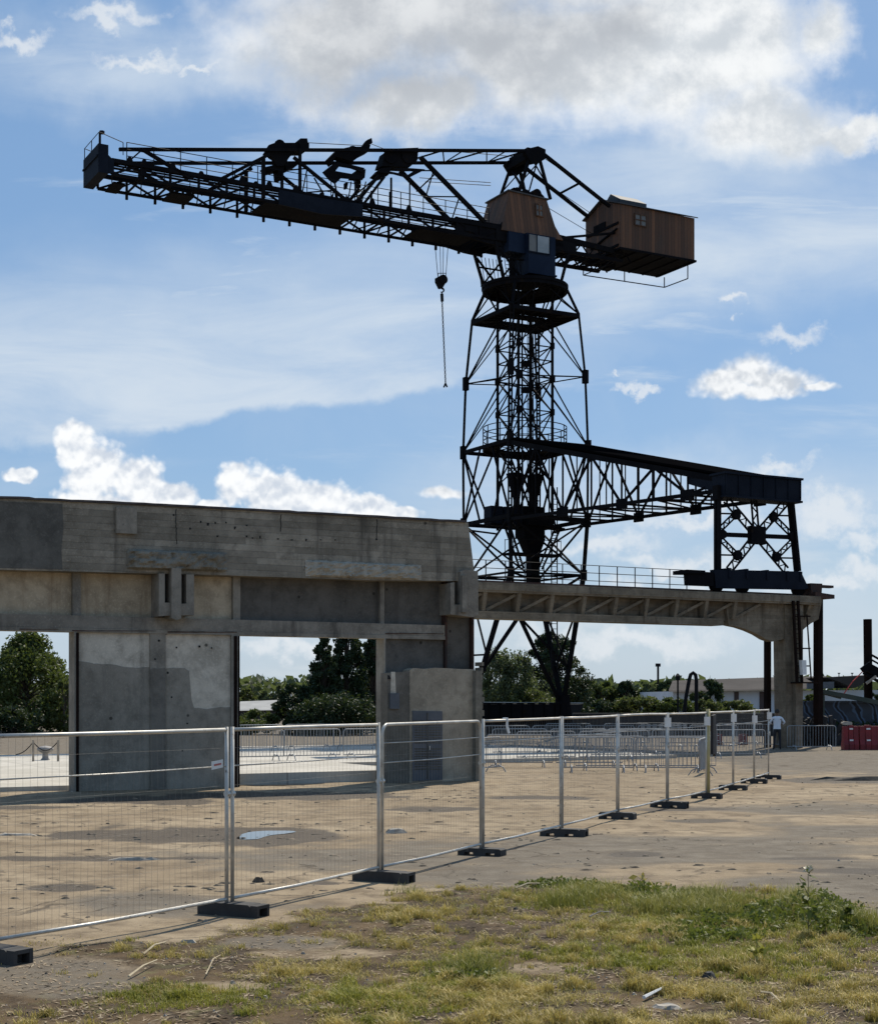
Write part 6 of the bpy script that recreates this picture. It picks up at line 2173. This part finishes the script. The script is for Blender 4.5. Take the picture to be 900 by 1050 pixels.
tag(blades(12000, d_tall, .08, .25, .0032, .8, clump=7, spread=.05).build('tall_grass', M['grass_tall'], recalc=False), 'longer pale green grass stems around the weeds', 'grass', kind='stuff')
# dead leaves, straw and chips lying in the turf: uncountable
vs, fs = [], []
k = 0
while k < 9000:
    Y = 9.6 * (19 / 9.6) ** rd.random()
    x = rd.uniform(-.31, .31) * Y
    if rd.random() > turf(x, Y) * sm(N2(x, Y, 1.4, 61) + .5 * N2(x, Y, 5, 62), -.4, .3): continue
    z_ = gz(x, Y) + .006
    a = rd.uniform(0, 6.28); ln_ = rd.uniform(.008, .05); wd_ = rd.uniform(.003, .012)
    d = Vector((math.cos(a), math.sin(a), rd.uniform(-.15, .3))) * ln_; s_ = Vector((-math.sin(a), math.cos(a), rd.uniform(-.2, .4))) * wd_
    c_ = Vector((x, Y, z_)); b = len(vs)
    vs += [c_ - d, c_ + s_ - d * .1, c_ + d, c_ - s_ + d * .1]; fs.append((b, b + 1, b + 2, b + 3)); k += 1
tag(MB().add(vs, fs).build('leaves', M['litter'], recalc=False), 'dead leaves and straw bits strewn over the turf', 'leaves', kind='stuff')
# tall flowering weeds
def tall_weed(px, py, h, label, flower, seed, mat='weed', lean=(0, 0), nl=30):
    rd_ = random.Random(seed)
    c0 = G(px, py); c0.z = gz(c0.x, c0.y)
    r_ = empty('flowering_weed' if flower else 'upright_weed', c0, label, 'weed')
    m = MB()
    tip = c0 + Vector((lean[0], lean[1], h))
    stems = [(c0, tip)]
    for _ in range(5):
        st = c0.lerp(tip, rd_.uniform(.15, .7)); a = rd_.uniform(0, 6.28)
        stems.append((st, st + Vector((math.cos(a) * .09, math.sin(a) * .09, rd_.uniform(.08, .2) * h * 1.5))))
    for a, b in stems: m.tube([a, a.lerp(b, .5) + Vector((rd_.uniform(-.01, .01), 0, 0)), b], .0035, 4, .002)
    m.build('stem', M['bark'] if flower else M['weed'], r_)
    pts = []
    for _ in range(nl):
        a, b = rd_.choice(stems)
        pts.append(a.lerp(b, rd_.uniform(.2, 1)) + Vector((rd_.gauss(0, .025), rd_.gauss(0, .025), 0)))
    v_, f_ = leaf_quads(pts, .085, rd_, .5)
    MB().add(v_, f_).build('leaves', M[mat], r_, recalc=False)
    if flower:
        m = MB()
        for _ in range(26):
            d = Vector((rd_.gauss(0, 1), rd_.gauss(0, 1), rd_.gauss(0, 1))).normalized() * .045 * rd_.uniform(.6, 1)
            d.z *= .7
            v_, f_ = leaf_quads([tip + d], .05, rd_); m.add(v_, f_)
        m.build('flower_head', paint('dead_flower', (.62, .55, .4), (.5, .43, .3), 9, .8), r_, recalc=False)
tall_weed(829, 962, .66, 'tall weed with cream seed head rising above the green clump', True, 3, nl=44)
tall_weed(775, 990, .26, 'pale upright weed in front of the dark green clump', False, 4, 'grass_green', nl=26)
tall_weed(868, 958, .30, 'leafy weed at the right end of the green clump', False, 5, nl=36)
tall_weed(660, 915, .22, 'lone dry stalk at the far edge of the grass', False, 6, 'grass_dry', nl=8)
# pebbles and crumbs: uncountable
vs, fs = [], []
for k in range(2400):
    Y = 9.6 * (42 / 9.6) ** rd.random()
    x = rd.uniform(-.31, .31) * Y
    px, py = CX + F * x / Y, HY + F * EYE / Y
    if not turf(x, Y) > .3 and N2(x, Y, .8, 40) + .3 * N2(x, Y, 4, 41) < .26: continue
    r_ = rd.uniform(.005, .015) * (1 + (rd.random() < .04) * 1.2)
    c_ = Vector((x, Y, gz(x, Y) + r_ * .25))
    b = len(vs)
    a0 = rd.uniform(0, 6)
    vs += [c_ + Vector((r_ * math.cos(a0 + i * 1.57) * rd.uniform(.7, 1.4), r_ * math.sin(a0 + i * 1.57) * rd.uniform(.7, 1.3), -r_ * .4)) for i in range(4)]
    vs += [c_ + Vector((r_ * .5 * math.cos(a0 + .5 + i * 1.57), r_ * .5 * math.sin(a0 + .5 + i * 1.57), r_ * rd.uniform(.4, .8))) for i in range(4)]
    fs += [tuple(b + i for i in q) for q in ((0, 1, 5, 4), (1, 2, 6, 5), (2, 3, 7, 6), (3, 0, 4, 7), (4, 5, 6, 7))]
half = len(fs) // 10 * 5
tag(MB().add(vs, fs[:half]).build('gravel', M['stone'], recalc=False), 'scattered pale pebbles on the dirt', 'gravel', kind='stuff')
tag(MB().add(vs, fs[half:]).build('dirt', M['darkstone'], recalc=False), 'scattered dark clods on the dirt', 'dirt', kind='stuff')
# sticks and scraps one can point at
def stick(p0, p1, r_, label, mat, bend=.03):
    a, b = G(*p0), G(*p1)
    a.z = gz(a.x, a.y) + .03; b.z = gz(b.x, b.y) + .05
    m_ = MB()
    mid_ = a.lerp(b, .5) + Vector((0, 0, bend))
    m_.tube([a, mid_, b], r_, 5, r_ * .6)
    tag(m_.build('stick', mat, loc=a), label, 'stick')
stick((132, 1006), (161, 990), .010, 'pale dry stick slanting up in the left grass', M['straw'], .02)
stick((147, 982), (170, 974), .011, 'short pale stick lying behind the slanting one', M['straw'])
stick((211, 1005), (226, 986), .006, 'thin straw stalk standing out near the large black block', M['straw'], .05)
stick((604, 944), (626, 941), .008, 'grey twig lying in the middle of the grass strip', M['stone'])
stick((528, 913), (553, 909), .012, 'pale broken stick on the far edge of the grass', M['straw'])
stick((660, 1028), (680, 1020), .016, 'white splintered wood lying at the bottom right', M['white'], .0)
stick((781, 1022), (800, 1036), .012, 'pale stick lying below the weeds at the lower right', M['straw'])
def scrap(px, py, w_, d_, h, label, mat, seed, name='scrap'):
    rd_ = random.Random(seed); c0 = G(px, py); c0.z = gz(c0.x, c0.y) - .005
    m_ = MB(); n_ = 9
    lo_ = [c0 + Vector((w_ * math.cos(6.283 * i / n_) * rd_.uniform(.7, 1.1), d_ * math.sin(6.283 * i / n_) * rd_.uniform(.7, 1.1), 0)) for i in range(n_)]
    up_ = [c0 + (q - c0) * rd_.uniform(.4, .75) + Vector((0, 0, h * rd_.uniform(.6, 1.1))) for q in lo_]
    m_.add(lo_ + up_, [tuple(range(n_, 2 * n_))] + [(i, (i + 1) % n_, n_ + (i + 1) % n_, n_ + i) for i in range(n_)])
    tag(m_.build(name, mat, loc=c0), label, name)
scrap(727, 1005, .075, .06, .06, 'black crumpled scrap lying in the grass at the right', M['foot'], 1)
scrap(323, 1018, .10, .07, .03, 'dark flat scrap lying in the lower left grass', M['darkstone'], 2)
scrap(194, 967, .09, .05, .03, 'pale flat chip behind the large black block', M['stone'], 3, 'chip')
scrap(684, 1034, .14, .08, .035, 'brown flat slab fragment at the bottom right', M['stone'], 4, 'slab')
scrap(265, 905, .09, .06, .07, 'dark clod of earth just behind the second fence panel', M['darkstone'], 5, 'clod')
scrap(405, 854, .22, .1, .09, 'brown lump of rubble beyond the round cornered panel', M['stone'], 6, 'rubble')
scrap(15, 857, .5, .08, .05, 'long pale broken slab at the left edge of the yard', M['stone'], 7, 'slab')
scrap(140, 881, .5, .07, .05, 'pale ridge of broken crust in the middle of the left yard', M['stone'], 8, 'crust')
scrap(880, 800, 1.6, .25, .12, 'low dark ridge of earth at the right edge', M['darkstone'], 9, 'earth_ridge')
# low crumbling crusts and dark clods strewn over the yard: uncountable
rd = random.Random(123)
vs, fs = [], []
CL = [(rd.uniform(-.3, .3), rd.uniform(16, 42)) for _ in range(60)]
for k in range(700):
    if k % 3:
        a_, Y = rd.choice(CL); x = a_ * Y + rd.gauss(0, .9); Y += rd.gauss(0, .35)
    else:
        Y = 15 * (44 / 15) ** rd.random(); x = rd.uniform(-.31, .31) * Y
    if turf(x, Y) > .2: continue
    r_ = rd.uniform(.01, .05); q = Vector((x, Y, gz(x, Y) - .004)); b = len(vs); n_ = 6; a0 = rd.uniform(0, 6)
    sx = rd.uniform(1, 3)
    ring_ = [(math.cos(a0 + i * 1.047) * r_ * sx * rd.uniform(.6, 1.2), math.sin(a0 + i * 1.047) * r_ * rd.uniform(.6, 1.2)) for i in range(n_)]
    vs += [q + Vector((u_, v_, 0)) for u_, v_ in ring_] + [q + Vector((u_ * .5, v_ * .5, r_ * rd.uniform(.3, .6))) for u_, v_ in ring_]
    fs += [(b + i, b + (i + 1) % n_, b + n_ + (i + 1) % n_, b + n_ + i) for i in range(n_)] + [tuple(b + n_ + i for i in range(n_))]
tag(MB().add(vs, fs).build('rubble', M['crust'], recalc=False), 'brown crumbs and crusts strewn over the open yard', 'rubble', kind='stuff')
